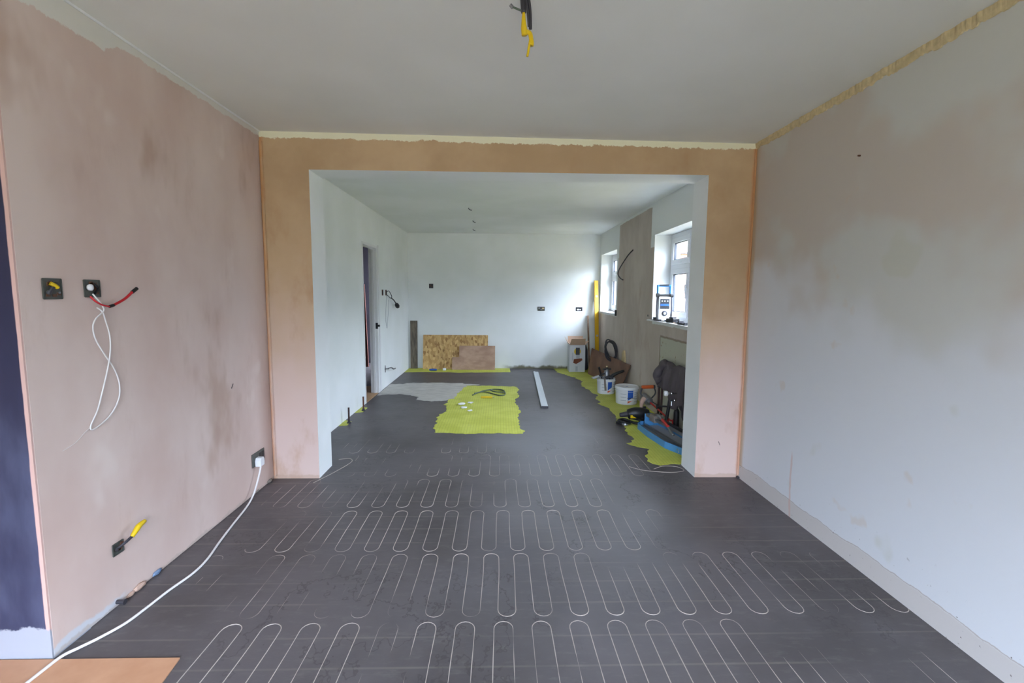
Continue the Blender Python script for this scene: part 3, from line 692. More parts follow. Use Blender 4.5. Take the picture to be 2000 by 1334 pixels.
bm = new(); tube(bm, [(.058, .37, -.155), (.062, .42, -.185), (.063, .46, -.215)], lambda q: .018+.016*math.sin(q*PI), 10); obj('connector', bm, 'black', t, smooth=True)
bm = new(); tube(bm, [(.063, .45, -.20), (.066, .52, -.205), (.066, .57, -.22)], .0025, 6); obj('bare_tail', bm, 'steel', t)
bm = new(); tube(bm, [Lp(6.82, 1.32), Lp(6.78, 1.2), Lp(6.74, 1.05), Lp(6.74, .95), Lp(6.80, .84), Lp(6.84, .95), Lp(6.90, 1.05), Lp(6.92, 1.15), Lp(6.92, 1.25)], .0022, 6)
tag(obj('thin_cable_loop', bm, 'inkgrey'), 'thin pale cable loop hanging below the slim switch boxes', 'cable')
t = thing('radiator_pipe', 'small pipe stub with valve low on the far left wall', 'pipe', (XL, 6.66, .27))
bm = new(); cyl(bm, (0, 0, 0), (.05, .02, 0), .008, 10); tube(bm, [(.045, .0, .005), (.06, .12, .0), (.07, .22, -.035), (.07, .34, -.045)], .010, 8); obj('pipe', bm, 'steel', t)
bm = new(); cyl(bm, (.001, 0, -.0), (.006, 0, 0), .022, 12); box(bm, (.002, -.01, -.05), (.006, .01, .05)); obj('pipe_collar', bm, 'dark', t)
for (x, y, lb, mt) in ((-1.56, 4.80, 'nearer dark pipe stub standing by the far left wall', 'blackpipe'), (-1.56, 5.32, 'farther reddish pipe stub standing by the far left wall', 'copper')):
    t = thing('pipe_stub', lb, 'pipe', (x, y, 0)); bm = new(); cyl(bm, (0, 0, 0), (0, 0, .165), .009, 12); obj('pipe', bm, mt, t)
    bm = new(); lathe(bm, [(.022, 0), (.022, .006), (.012, .02), (.012, .03)], (0,0,0), 14); obj('pipe_collar', bm, 'dark', t)

# ------------------------------------------------------------------ boards at the far wall
def lean_far(x0, x1, h, foot, top, th, mat, name, label, poly=None, cat='board', extra=0):
    # board standing on the floor with its foot at y=foot and its top edge at y=top
    ang = math.atan2(top-foot, h)
    m = Matrix.Translation((0, foot, 0)) @ Matrix.Rotation(-ang, 4, 'X')
    L = math.hypot(h, top-foot)
    P = poly or [(x0, 0), (x1, 0), (x1, L), (x0, L)]
    m2 = m @ Matrix(((1,0,0,0),(0,0,1,0),(0,1,0,0),(0,0,0,1)))
    bm = new(); prism(bm, P, -th, 0, m2)
    z = min(v.co.z for v in bm.verts)
    for v in bm.verts: v.co.z -= z
    return tag(obj(name, bm, mat, bevel=.0015), label, cat)
lean_far(-1.60, -1.475, .858, 8.39, 8.425, .02, 'plank', 'timber_plank', 'dark grey-brown plank standing in the far left corner')
lean_far(-1.372, -.215, .605, 8.33, 8.42, .012, 'osb', 'osb_sheet', 'wide oriented strand board leaning on the far wall')
lean_far(-.985, -.955, .40, 8.295, 8.375, .010, 'osb', 'osb_offcut', 'thin strip of strand board leaning on the wide sheet', cat='board')
lean_far(0, 0, .418, 8.255, 8.36, .012, 'ply', 'plywood_sheet', 'stepped brown plywood piece leaning in front of the strand board', poly=[(-.845, 0), (-.085, 0), (-.085, .43), (-.725, .43), (-.725, .225), (-.845, .225)])
t = thing('knife', 'blue handled tool lying in front of the strand board', 'tool', (-1.16, 8.14, .002), .05)
bm = new(); tube(bm, [(-.07, 0, .017), (0, 0, .018), (.06, 0, .016)], lambda q: .013+.004*math.sin(q*PI), 10); obj('handle', bm, 'labelblue', t, smooth=True)
bm = new(); box(bm, (.055, -.008, .012), (.10, .008, .016)); obj('blade', bm, 'steel', t)
t = thing('glue_bottle', 'small white capped bottle lying in front of the strand board', 'cap', (-.97, 8.17, .002)); bm = new(); lathe(bm, [(.026, 0), (.030, .01), (.030, .035), (.020, .042)], (0,0,0), 16); obj('cap', bm, 'whiteplastic', t, smooth=True)
bm = new(); cyl(bm, (-.01, -.03, .02), (-.02, -.055, .015), .008, 10); obj('nozzle', bm, 'whiteplastic', t)

# straight edge on the floor
t = thing('straight_edge', 'long pale aluminium straight edge lying on the dark floor', 'straight edge', (0, 0, 0))
def along(p0, p1, w, h, z0=0.0):
    p0 = Vector((*p0, 0)); p1 = Vector((*p1, 0)); m = frame_mat(p0 + Vector((0, 0, z0)), p1-p0, (0, 0, 1)); return m, (p1-p0).length
m, L = along((.535, 5.45), (.62, 7.97), .09, .03)
bm = new(); box(bm, (0, -.042, 0), (L, .042, .018), m); box(bm, (0, .012, .018), (L, .042, .028), m); obj('bar', bm, 'alu', t, bevel=.003)
bm = new(); box(bm, (-.004, -.042, 0), (.0, .042, .026), m); obj('end_cap', bm, 'dark', t)

# cable coil and knife on the central patch
bm = new(); tube(bm, [(-.36, 6.13, .008), (-.29, 6.28, .010), (-.20, 6.32, .012), (-.10, 6.22, .010), (.00, 6.10, .012), (.07, 6.16, .010), (.06, 6.36, .014), (-.02, 6.48, .012), (-.10, 6.45, .02), (-.12, 6.34, .026), (-.04, 6.26, .024), (.06, 6.26, .022), (.04, 6.40, .022), (-.08, 6.46, .02), (-.22, 6.40, .012), (-.28, 6.30, .01), (-.34, 6.24, .008)], .0075, 8)
tag(obj('green_cable', bm, 'green', smooth=True), 'dark green coiled cable lying on the central green patch', 'cable')
t = thing('yellow_knife', 'yellow handled tool beside the green cable on the central patch', 'tool', (-.17, 5.98, .002), .03)
bm = new(); tube(bm, [(-.075, 0, .012), (0, 0, .014), (.075, 0, .012)], lambda q: .010+.003*math.sin(q*PI), 10); obj('handle', bm, 'tape', t, smooth=True)
bm = new(); box(bm, (.07, -.007, .009), (.10, .007, .014)); obj('tip', bm, 'steel', t)
for i, (x, y, s, lb) in enumerate([(-.46, 5.62, .035, 'pale scrap on the central patch, nearest the grey smear'), (-.36, 5.70, .025, 'small pale scrap on the central patch below the yellow tool'), (-.42, 5.45, .03, 'white crumpled scrap in the middle of the central patch'), (-.34, 5.30, .022, 'white crumb on the central patch, nearest the camera')]):
    bm = new(); bmesh.ops.create_icosphere(bm, subdivisions=2, radius=1)
    for v in bm.verts: k = 1+.5*noise.noise(v.co*2+Vector((i*5, 0, 0))); v.co = Vector((v.co.x*1.3, v.co.y*1.5, v.co.z*.3))*k*s
    zz = min(v.co.z for v in bm.verts); o = obj('paper_scrap', bm, 'blob'); o.location = (x, y, .002-zz); tag(o, lb, 'scrap', 'pale scraps on the central patch')

# ------------------------------------------------------------------ far right corner
t = thing('carton', 'tall white printed carton with open brown flaps in the far corner', 'box', (1.345, 8.17, .002), 0)
bm = new(); w2, d2, hh = .135, .12, .475
for a, b in (((-w2, -d2, 0), (w2, -d2+.005, hh)), ((-w2, d2-.005, 0), (w2, d2, hh)), ((-w2, -d2+.005, 0), (-w2+.005, d2-.005, hh)), ((w2-.005, -d2+.005, 0), (w2, d2-.005, hh)), ((-w2+.005, -d2+.005, 0), (w2-.005, d2-.005, .005))): box(bm, a, b)
obj('body', bm, 'carton', t)
for (p0, p1, q1, q0) in [((-w2, -d2, hh), (w2, -d2, hh), (w2-.01, -d2-.07, hh+.115), (-w2+.02, -d2-.07, hh+.115)), ((-w2, d2, hh), (w2, d2, hh), (w2, d2+.02, hh+.13), (-w2, d2+.02, hh+.13)),
                         ((-w2, -d2, hh), (-w2, d2, hh), (-w2-.06, d2, hh+.12), (-w2-.05, -d2, hh+.06)), ((w2, -d2, hh), (w2, d2, hh), (w2+.07, d2, hh+.05), (w2+.06, -d2, hh+.07))]:
    bm = new(); vs = [bm.verts.new(p) for p in (p0, p1, q1, q0)]; f = bm.faces.new(vs); n = Vector((Vector(p1)-Vector(p0)).cross(Vector(q1)-Vector(p0))).normalized()*.004
    e = bmesh.ops.extrude_face_region(bm, geom=[f]); 
    for v in [g for g in e['geom'] if isinstance(g, bmesh.types.BMVert)]: v.co += n
    bmesh.ops.recalc_face_normals(bm, faces=bm.faces[:]); obj('flap', bm, 'card', t)
y = -d2-.0015
bm = new(); lathe(bm, [(.058, 0), (.058, .0012)], (0,0,0), 24, Matrix.Translation((0, -d2, .36)) @ Matrix.Rotation(PI/2, 4, 'X')); obj('yellow_print', bm, 'tape', t)
bm = new(); box(bm, (-.03, y-.001, .30), (.04, y, .425), Matrix.Rotation(.0, 4, 'Y')); obj('dark_print', bm, 'dark', t)
bm = new(); prism(bm, [(-.07, .16), (-.02, .14), (.05, .18), (.09, .21), (.08, .24), (.02, .235), (-.06, .225)], -y, -y+.001, Matrix(((1,0,0,0),(0,0,-1,0),(0,1,0,0),(0,0,0,1)))); obj('brown_print', bm, 'cardshade', t)
for q in ((-.02, .24, .04, .30), (-.09, .20, -.075, .34), (-.03, .01, .01, .10)):
    bm = new(); box(bm, (q[0], y-.001, q[1]), (q[2], y, q[3])); obj('grey_print', bm, 'inkgrey', t)
bm = new()
lathe(bm, [(.05, 0), (.07, .03), (.065, .2), (.05, .36), (.02, .43), (.005, .45)], (0,0,0), 20, Matrix.Translation((1.535, 8.31, .002)) @ Matrix.Scale(.62, 4, (1,0,0)))
for v in bm.verts: v.co += Vector((noise.noise(v.co*9), noise.noise(v.co*9+Vector((5,0,0))), 0))*.012
tag(obj('rubble_sack', bm, 'dark', smooth=True), 'slumped dark sack behind the tall white carton', 'sack')
bm = new(); m = frame_mat((1.575, 8.12, .004), (1, 0, 0), (.165, .26, .93)); box(bm, (-.014, -.012, 0), (.014, .012, 1.0), m)
for v in bm.verts: v.co.z = max(v.co.z, .002)
tag(obj('timber_batten', bm, 'batten'), 'thin brown batten leaning into the far right corner', 'batten')
t = thing('spirit_level', 'tall yellow spirit level leaning in the far right corner', 'spirit level', (0,0,0))
m = frame_mat((1.725, 8.18, .004), (1, .1, 0), (-.03, .12, 1.0)); Lz = 1.60
bm = new(); box(bm, (-.034, -.014, 0), (.034, -.009, Lz), m); box(bm, (-.034, .009, 0), (.034, .014, Lz), m); box(bm, (-.034, -.009, 0), (-.028, .009, Lz), m); box(bm, (.028, -.009, 0), (.034, .009, Lz), m); obj('body', bm, 'yellow', t, bevel=.002)
for z in (.62, 1.32):
    bm = new(); 
    a = m @ Vector((0, -.0145, z)); b = m @ Vector((0, -.021, z)); cyl(bm, a, b, .018, 14); obj('vial', bm, 'inkgrey', t)
for z in (0.0, Lz-.008):
    bm = new(); box(bm, (-.036, -.016, z), (.036, .016, z+.008), m); obj('end_cap', bm, 'tape', t)
# brown sheet leaning on the window wall
bm = new()
A, B, C, D = Vector((1.505, 7.86, .003)), Vector((1.690, 6.45, .003)), Vector((1.768, 6.23, .40)), Vector((1.590, 8.00, .43))
nn = (B-A).cross(D-A).normalized()*.008
vs = [bm.verts.new(p) for p in (A, B, C, D)] + [bm.verts.new(p+nn) for p in (A, B, C, D)]
for f in ((0,1,2,3), (7,6,5,4), (0,4,5,1), (1,5,6,2), (2,6,7,3), (3,7,4,0)): bm.faces.new([vs[i] for i in f])
bmesh.ops.recalc_face_normals(bm, faces=bm.faces[:])
tag(obj('hardboard_sheet', bm, 'hardboard'), 'dark brown sheet slanting against the window wall behind the buckets', 'board')
bm = new()
for k in range(4):
    pts = []
    for i in range(15):
        a = 2*PI*i/14; pts.append((1.672+.004*k+(.082-.009*(k % 2))*math.cos(a+.2*k), 6.98+.024*k-.03*math.cos(a), .505+.004*k+(.152-.014*(k % 3))*math.sin(a)))
    tube(bm, pts, .011, 8, 3)
tag(obj('cable_coil', bm, 'dark', smooth=True), 'oval coil of dark cable propped on the slanting brown sheet', 'cable')
bm = new(); prism(bm, [(-.10, 0), (.12, 0), (.05, .19), (.03, .205), (-.02, .21), (-.04, .16)], -.009, .009, frame_mat((1.766, 6.58, .352), (0, 1, 0), (1, 0, .0)))
tag(obj('wood_wedge', bm, 'palewood'), 'pale wooden wedge standing behind the top edge of the brown sheet', 'wood offcut')

# buckets
def bucket(loc, label, lid, h=.21, rb=.112, rt_=.128, face=0.0):
    t = thing('bucket', label, 'bucket', loc, 0, None)
    bm = new()
    if lid: prof = [(rb-.004, 0), (rb, .004), (rt_, h-.012), (rt_, h-.008)]
    else: prof = [(rb-.004, 0), (rb, .004), (rt_, h), (rt_-.004, h), (rb-.006, .008)]
    lathe(bm, prof, (0,0,0), 40); obj('pail', bm, 'pail', t, smooth=False)
    bm = new()
    for z in ((h-.03,) if not lid else (h-.055, h-.035)): lathe(bm, [(rt_-.006, z), (rt_+.004, z+.001), (rt_+.004, z+.004), (rt_-.006, z+.005)], (0,0,0), 40)
    obj('rim', bm, 'whiteplastic', t)
    def band(a0, a1, z0, z1, slant, mat, nm, e=.0012):
        bm = new(); n = 12; P = []
        for zi in range(2):
            for i in range(n+1):
                a = a0+(a1-a0)*i/n; z = z0 + (slant*i/n if zi == 0 else 0) if zi == 0 else z1; r = rb+(rt_-rb)*z/h + e
                P.append(bm.verts.new((r*math.cos(a), r*math.sin(a), z)))
        for i in range(n): bm.faces.new((P[i], P[i+1], P[n+2+i], P[n+1+i]))
        obj(nm, bm, mat, t)
    f = -PI/2 + face
    band(f-.28, f+.22, .055, h-.035, .04, 'labelblue', 'blue_label')
    band(f-.28, f+.22, .02, .05, .035, 'labelred', 'red_label')
    for z in (.035, .07, .10, .13, .15): band(f+.36, f+.95, z, z+.008, 0, 'inkgrey', 'text_line')
    for z in (.05, .09, .13): band(f-.95, f-.4, z, z+.008, 0, 'inkgrey', 'text_line')
    if lid:
        bm = new(); lathe(bm, [(rt_+.004, h-.03), (rt_+.010, h-.026), (rt_+.010, h-.002), (rt_+.002, h+.002), (rt_-.008, h-.004), (.002, h-.005)], (0,0,0), 40); obj('lid', bm, 'whiteplastic', t)
        bm = new(); box(bm, (-.02, -.03, h-.0048), (.01, -.01, h-.004)); obj('lid_spot', bm, 'labelblue', t)
        bm = new(); tube(bm, [(rt_*math.cos(f+a), (rt_+.014)*math.sin(f+a)-.002, h*.42) for a in (-.35, -.1, .15, .4)], .004, 6, 3); obj('handle', bm, 'dark', t)
    else:
        bm = new(); lathe(bm, [(rb-.006, .09), (rb-.0, .13), (.01, .131)], (0,0,0), 30); obj('dark_content', bm, 'dark', t)
    return t
bucket((1.585, 5.73, .002), 'white lidded bucket with blue label near the paddle mixer', True, .215, .130, .138, .12)
bucket((1.462, 6.33, .002), 'open white bucket full of trowels and tools', False, .205, .115, .125, .25)
bx, by = 1.462, 6.33
bm = new(); cyl(bm, (bx-.03, by, .13), (bx-.11, by-.02, .36), .010, 10, .014); 
t = thing('trowel', 'black handled trowel leaning left out of the tool bucket', 'trowel', (0,0,0)); obj('handle', bm, 'black', t)
bm = new(); prism(bm, [(-.05, 0), (.05, 0), (.035, .13), (-.035, .13)], 0, .003, frame_mat((bx-.02, by-.04, .10), (1, .2, 0), (0, -1, .2))); obj('blade', bm, 'steel', t)
t = thing('trowel', 'grey trowel blade lying over the left rim of the tool bucket', 'trowel', (0,0,0))
bm = new(); prism(bm, [(-.07, -.05), (.07, -.05), (.07, .05), (-.07, .05)], 0, .004, frame_mat((bx-.135, by-.03, .225), (1, .3, .25), (0, 0, 1))); obj('blade', bm, 'steel', t)
bm = new(); tube(bm, [(bx-.10, by-.02, .245), (bx-.05, by, .262), (bx+.01, by+.01, .272)], .011, 8); obj('handle', bm, 'dark', t)
t = thing('angle_grinder', 'grey and black angle grinder standing up in the tool bucket', 'power tool', (bx+.01, by+.02, .14))  # angle grinder upright among the bucket tools
bm = new(); lathe(bm, [(.03, 0), (.036, .06), (.040, .13), (.030, .17), (.018, .19)], (0,0,0), 18); obj('motor_body', bm, 'steel', t, smooth=True)
bm = new(); cyl(bm, (-.055, -.01, .185), (.055, .0, .19), .013, 10); cyl(bm, (0, 0, .18), (0, 0, .215), .016, 10); obj('cross_handle', bm, 'black', t)
bm = new(); lathe(bm, [(.010, .215), (.014, .225), (.004, .235)], (0,0,0), 12); obj('knob', bm, 'palewood', t)
t = thing('power_tool', 'black power tool pointing right out of the tool bucket', 'power tool', (bx+.05, by+.02, .15))
bm = new(); tube(bm, [(.0, 0, 0), (.03, 0, .07), (.09, .0, .115), (.20, .0, .155)], lambda q: .034-.018*q, 12); obj('body', bm, 'black', t, smooth=True)
bm = new(); tube(bm, [(-.07, -.03, 0), (-.05, -.03, .06), (0, -.03, .07), (.03, -.04, .03)], .024, 10); obj('grip', bm, 'dark', t, smooth=True)
bm = new(); prism(bm, [(-.014, 0), (.014, 0), (.012, .17), (-.012, .17)], -.002, .002, frame_mat((bx-.035, by-.137, .058), (1, 0, .08), (0, -1, .1))); 
tag(obj('chisel', bm, 'cement'), 'mortar caked strip tool hooked over the front of the tool bucket', 'tool')
bm = new(); lathe(bm, [(.045, 0), (.052, .02), (.052, .13), (.03, .16), (.018, .165), (.018, .18)], (1.590, 6.60, .002), 20)
tag(obj('blue_bottle', bm, 'labelblue'), 'dark blue container squeezed behind the open tool bucket', 'bottle')

# paddle mixer
t = thing('paddle_mixer', 'red shafted paddle mixer with orange handle beside the lidded bucket', 'power tool', (0,0,0))
hx, hy, hz = 1.655, 5.12, .175
ax = Vector((1.735, 4.62, .08)) - Vector((hx, hy, hz)); axn = ax.normalized()
m = frame_mat((hx, hy, hz), axn.orthogonal(), axn)
bm = new(); cyl(bm, Vector((hx, hy, hz))-axn*.10, Vector((hx, hy, hz))+axn*.04, .048, 18); cyl(bm, Vector((hx, hy, hz))+axn*.04, Vector((hx, hy, hz))+axn*.075, .034, 18, .022); obj('motor_body', bm, 'steel', t, bevel=.006)
bm = new(); cyl(bm, (1.60, 5.18, .31), (1.735, 5.18, .315), .020, 14); obj('top_handle', bm, 'orange', t, bevel=.006, label='orange handle')
bm = new(); cyl(bm, (1.735, 5.18, .315), (1.752, 5.18, .315), .021, 14); obj('handle_cap', bm, 'dark', t)
bm = new(); tube(bm, [(1.60, 5.17, .30), (1.585, 5.15, .24), (1.62, 5.13, .19)], .010, 8); obj('handle_bracket', bm, 'dark', t)
bm = new(); tube(bm, [(1.66, 5.13, .19), (1.70, 5.14, .19), (1.75, 5.15, .25), (1.742, 5.17, .305)], .008, 8); obj('handle_bracket', bm, 'dark', t)
bm = new(); tube(bm, [(1.61, 5.10, .20), (1.575, 5.07, .16), (1.565, 5.04, .11), (1.575, 5.0, .06)], lambda q: .028-.014*q, 12); obj('grip', bm, 'pinkshard', t, smooth=True)
bm = new(); tube(bm, [(1.585, 5.01, .13), (1.59, 4.99, .07)], .017, 10, 1, False); obj('trigger_grip', bm, 'black', t)
bm = new(); tube(bm, [(1.574, 5.0, .07), (1.572, 4.99, .025)], lambda q: .014-.010*q, 10, 1, False); obj('grip_end', bm, 'orange', t)
bm = new(); cyl(bm, Vector((hx, hy, hz))+axn*.07, (1.735, 4.62, .08), .009, 10); obj('shaft', bm, 'red', t)
bm = new()
for k in range(3):
    pts = []
    for i in range(9):
        a = i/8*PI*1.1 + 2*PI*k/3; rr = .052*math.sin(PI*(i+.6)/9.2)
        p = Vector((1.722, 4.60, .078)) + axn*(i/8*.16-.02); o1 = axn.orthogonal().normalized(); o2 = axn.cross(o1)
        pts.append(p + (o1*math.cos(a) + o2*math.sin(a))*rr)
    tube(bm, pts, .008, 6, 3)
for v in bm.verts: v.co.x = min(v.co.x, XR-.004); v.co.z = max(v.co.z, .004)
obj('paddle', bm, 'red', t, smooth=True)
bm = new(); tube(bm, [(1.69, 5.06, .17), (1.74, 4.98, .13), (1.72, 4.86, .07), (1.66, 4.80, .09), (1.58, 4.88, .09), (1.52, 4.84, .012)], .005, 8); obj('flex', bm, 'black', t, smooth=True)

# black drill heap
t = thing('corded_drill', 'black and yellow corded drill lying on the lime strip', 'power tool', (1.42, 4.78, .002), .2); t.scale = (1.25, 1.25, 1.35)
bm = new(); tube(bm, [(-.06, .02, .075), (.0, .0, .085), (.07, -.01, .08), (.11, -.02, .075)], lambda q: .034+.012*math.sin(q*PI), 14); obj('motor_body', bm, 'black', t, smooth=True)
bm = new(); tube(bm, [(.04, 0, .07), (.055, -.03, .04), (.05, -.07, .022)], .020, 10); box(bm, (.02, -.11, .0), (.09, -.06, .045)); obj('grip', bm, 'black', t, smooth=False)
bm = new(); tube(bm, [(-.06, .02, .075), (-.10, .025, .07), (-.125, .03, .068)], lambda q: .022-.006*q, 12); obj('chuck', bm, 'dark', t, smooth=True)
bm = new(); box(bm, (-.055, -.030, .052), (.0, -.022, .075)); obj('yellow_badge', bm, 'tape', t)
bm = new(); lathe(bm, [(.02, 0), (.028, .008), (.026, .022), (.012, .03)], (-.105, -.03, .0), 14); obj('depth_collar', bm, 'steel', t)
bm = new(); tube(bm, [(-.13, -.02, .012), (-.15, .03, .01), (-.10, .06, .01), (-.06, -.03, .012), (-.12, -.05, .03), (-.15, -.0, .035), (-.08, .03, .03), (-.02, -.04, .015), (.03, -.06, .02), (.05, .05, .02), (-.02, .07, .03)], .010, 8); obj('flex', bm, 'black', t, smooth=True)

# tile cutter
t = thing('tile_cutter', 'blue manual tile cutter with steel rails on the lime strip', 'tile cutter', (1.575, 4.23, .002), 0)
t.rotation_euler = (0, 0, -1.42)
Lh = .44
base = [(-Lh, -.075), (-Lh+.06, -.13), (-.12, -.155), (.22, -.155), (Lh, -.09), (Lh, .09), (.22, .125), (-.12, .125), (-Lh+.06, .10), (-Lh, .06)]
bm = new(); prism(bm, base, 0, .008)
nb = len(base)
for i in range(nb):
    a = Vector((*base[i], 0)); b = Vector((*base[(i+1) % nb], 0)); mm = frame_mat(a, b-a, (0, 0, 1)); box(bm, (0, 0, .008), ((b-a).length, .008, .062), mm)
obj('base_tray', bm, 'blue', t, bevel=.002)
bm = new()
bm.free()
for x in (-Lh+.03, Lh-.05):
    bm = new(); box(bm, (x, -.045, .008), (x+.02, .045, .15)); obj('end_post', bm, 'blue', t, bevel=.004)
bm = new(); box(bm, (-Lh+.06, -.11, .008), (Lh-.06, .10, .030)); obj('tile_bed', bm, 'inkgrey', t)
bm = new(); box(bm, (-Lh+.07, -.115, .03), (Lh-.07, -.085, .042)); obj('steel_rule', bm, 'steel', t)
bm = new(); box(bm, (-Lh+.07, -.07, .03), (Lh-.10, -.045, .055)); obj('steel_rule', bm, 'steel', t)
for y in (-.028, .030):
    bm = new(); box(bm, (-Lh+.03, y-.010, .125), (Lh-.03, y+.010, .150)); obj('rail', bm, 'dark' if y > 0 else 'steel', t, bevel=.002)
bm = new(); box(bm, (-.30, -.045, .105), (-.20, .05, .175)); obj('carriage', bm, 'cement', t, bevel=.004)
bm = new(); tube(bm, [(-.25, 0, .165), (-.12, -.03, .19), (.10, -.06, .145), (.22, -.075, .115)], .012, 10); obj('lever', bm, 'steel', t, smooth=True)
bm = new(); tube(bm, [(-.05, -.042, .180), (.10, -.062, .157)], .0135, 10, 1, False); obj('lever_stripe', bm, 'red', t)

# pipes, valves and coat
t = thing('copper_pipe', 'bent brown copper pipe rising at the edge of the old green panel', 'pipe', (0,0,0))
bm = new(); tube(bm, [(1.745, 5.02, .0), (1.745, 5.02, .30), (1.745, 5.02, .56), (1.743, 5.00, .61), (1.735, 4.94, .640), (1.72, 4.84, .645), (1.715, 4.4, .645), (1.715, 4.02, .645)], .012, 10, 6); obj('pipe', bm, 'blackpipe', t, smooth=True)
bm = new(); cyl(bm, (1.777, 5.02, .35), (1.745, 5.02, .35), .006, 8); box(bm, (1.73, 5.0, .34), (1.76, 5.04, .36)); obj('pipe_clip', bm, 'dark', t)
bm = new(); tube(bm, [(1.745, 4.93, 0), (1.745, 4.93, .2), (1.745, 4.93, .485)], .012, 10, 2, False); tag(obj('copper_pipe', bm, 'blackpipe'), 'shorter straight brown pipe just right of the bent pipe', 'pipe')
for (x0, z, y0, lb, hb) in ((1.555, .440, 4.24, 'upper chrome pipe with white valve handle sticking out of the window wall', True), (1.585, .375, 4.24, 'lower chrome pipe with plain fitting sticking out of the window wall', False)):
    t = thing('water_pipe', lb, 'pipe', (x0, y0, z))
    bm = new(); cyl(bm, (0, 0, 0), (XR-x0, 0, 0), .0075, 10); obj('pipe', bm, 'chrome', t)
    for x in (.0, .035, .095):
        bm = new(); cyl(bm, (x, 0, 0), (x+.018, 0, 0), .014, 8); obj('fitting', bm, 'chrome', t)
    if hb:
        bm = new(); lathe(bm, [(.006, 0), (.022, .006), (.026, .02), (.022, .034), (.006, .04)], (0,0,0), 16, Matrix.Translation((-.035, 0, .0)) @ Matrix.Rotation(PI/2, 4, 'Y')); obj('valve_handle', bm, 'whiteplastic', t, smooth=True)
    else:
        bm = new(); cyl(bm, (.01, 0, 0), (.01, 0, -.05), .007, 8); obj('valve_lever', bm, 'chrome', t)
t = thing('sealant_gun', 'black skeleton sealant gun standing against the old green panel', 'tool', (1.690, 4.62, .002))
bm = new(); cyl(bm, (0, .0, .06), (.035, -.0, .33), .016, 10, .018); obj('barrel', bm, 'black', t)
bm = new(); tube(bm, [(.02, 0, .22), (-.03, .02, .22), (-.085, .03, .215)], .009, 8); box(bm, (-.095, .02, .19), (-.083, .04, .24)); obj('trigger', bm, 'black', t)
bm = new(); cyl(bm, (-.005, 0, 0), (0, 0, .07), .016, 10); obj('nozzle', bm, 'steel', t)
bm = new(); lathe(bm, [(.026, 0), (.028, .01), (.027, .2), (.020, .23), (.012, .235), (.012, .26)], (1.735, 4.47, .002), 16)
tag(obj('dark_tube', bm, 'black', smooth=True), 'dark upright tube on the floor under the hanging coat', 'tube')
bm = new(); NU, NV = 64, 34
def coat_pt(u, v):       # u along the pipe (far to near), v from the wall side hem over the pipe to the room side hem
    y = 4.80 - .72*u; arc = v*2-1; side = math.copysign(1, arc)
    drop = .24 + .16*min(1, u*2.4) + .05*math.sin(u*11+1) + (.05 if u > .55 else 0)
    if side > 0: drop *= .8
    f = .014*math.sin(u*26 + 2*noise.noise(Vector((u*3, v*2, 0)))) + .009*math.sin(u*47+v*6)
    if abs(arc) < .12: x = 1.715 - arc/.12*.030; z = .668 + .010*math.sin(u*12) - .012*abs(arc)/.12
    else:
        q = (abs(arc)-.12)/.88; z = .658 - drop*q
        x = 1.715 - side*(.030 + (.030*q + f*min(1, q*2.5) + .02*math.sin(q*PI) if side > 0 else .012*q + .3*f*q))
    return Vector((min(x, XR-.016), y + .015*noise.noise(Vector((u*4, v*6, 3))), z + .012*noise.noise(Vector((u*7, v*3, 9)))))
g = [[bm.verts.new(coat_pt(i/NU, j/NV)) for j in range(NV+1)] for i in range(NU+1)]
for i in range(NU):
    for j in range(NV): bm.faces.new((g[i][j], g[i+1][j], g[i+1][j+1], g[i][j+1]))
t = thing('coat', 'charcoal coat draped over the brown pipe by the right pier', 'coat', (0,0,0))
o = obj('body', bm, 'coat', t, smooth=True); q_ = o.modifiers.new('thick', 'SOLIDIFY'); q_.thickness = .010; q_.offset = 0
bm = new(); tube(bm, [(1.69, 4.66, .665), (1.66, 4.70, .62), (1.635, 4.74, .56), (1.628, 4.76, .50), (1.64, 4.72, .455)], lambda q: .044-.008*q+.005*math.sin(q*14), 16, 8)
for v in bm.verts: v.co += Vector((noise.noise(v.co*16), noise.noise(v.co*16+Vector((3,0,0))), noise.noise(v.co*13)))*.012
obj('sleeve', bm, 'coat', t, smooth=True)

# ------------------------------------------------------------------ window wall details
RX = lambda y, z, d=.008: (XR-d, y, z)
bm = new(); tube(bm, [RX(6.33, 1.945, .002), RX(6.45, 1.89, .03), RX(6.66, 1.79, .05), RX(6.88, 1.70, .05), RX(6.91, 1.64, .05), RX(6.80, 1.585, .045), RX(6.66, 1.555, .04)], .008, 8)
tag(obj('curved_cable', bm, 'dark', smooth=True), 'curved dark cable sticking out of the bare plaster between the windows', 'cable')
bm = new(); cyl(bm, RX(5.60, 1.10, -.0), RX(5.60, 1.10, .006), .012, 8); tag(obj('wall_plug', bm, 'dark'), 'dark hole plug in the bare plaster beside the near window', 'wall plug')
t = thing('window_bracket', 'small black bracket with arm lying on the far window sill', 'bracket', (XR-.005, 7.14, 1.068))
bm = new(); box(bm, (-.02, -.015, -.045), (.005, .015, .045)); obj('plate', bm, 'black', t, bevel=.003)
bm = new(); tube(bm, [(0, .01, .0), (.02, .2, .01), (.06, .45, .015), (.04, .62, .03)], .006, 8); obj('arm', bm, 'dark', t)
for i, (y, s) in enumerate(((7.35, .03), (7.6, .02))):
    bm = new(); box(bm, (-s, -s*1.5, 0), (s, s*1.5, .012)); o = obj('plaster_chip', bm, 'blob', bevel=.003); o.location = (XR+.02+.03*i, y, SZ+.012); tag(o, ('larger', 'smaller')[i]+' pale plaster chip on the far window sill', 'rubble')

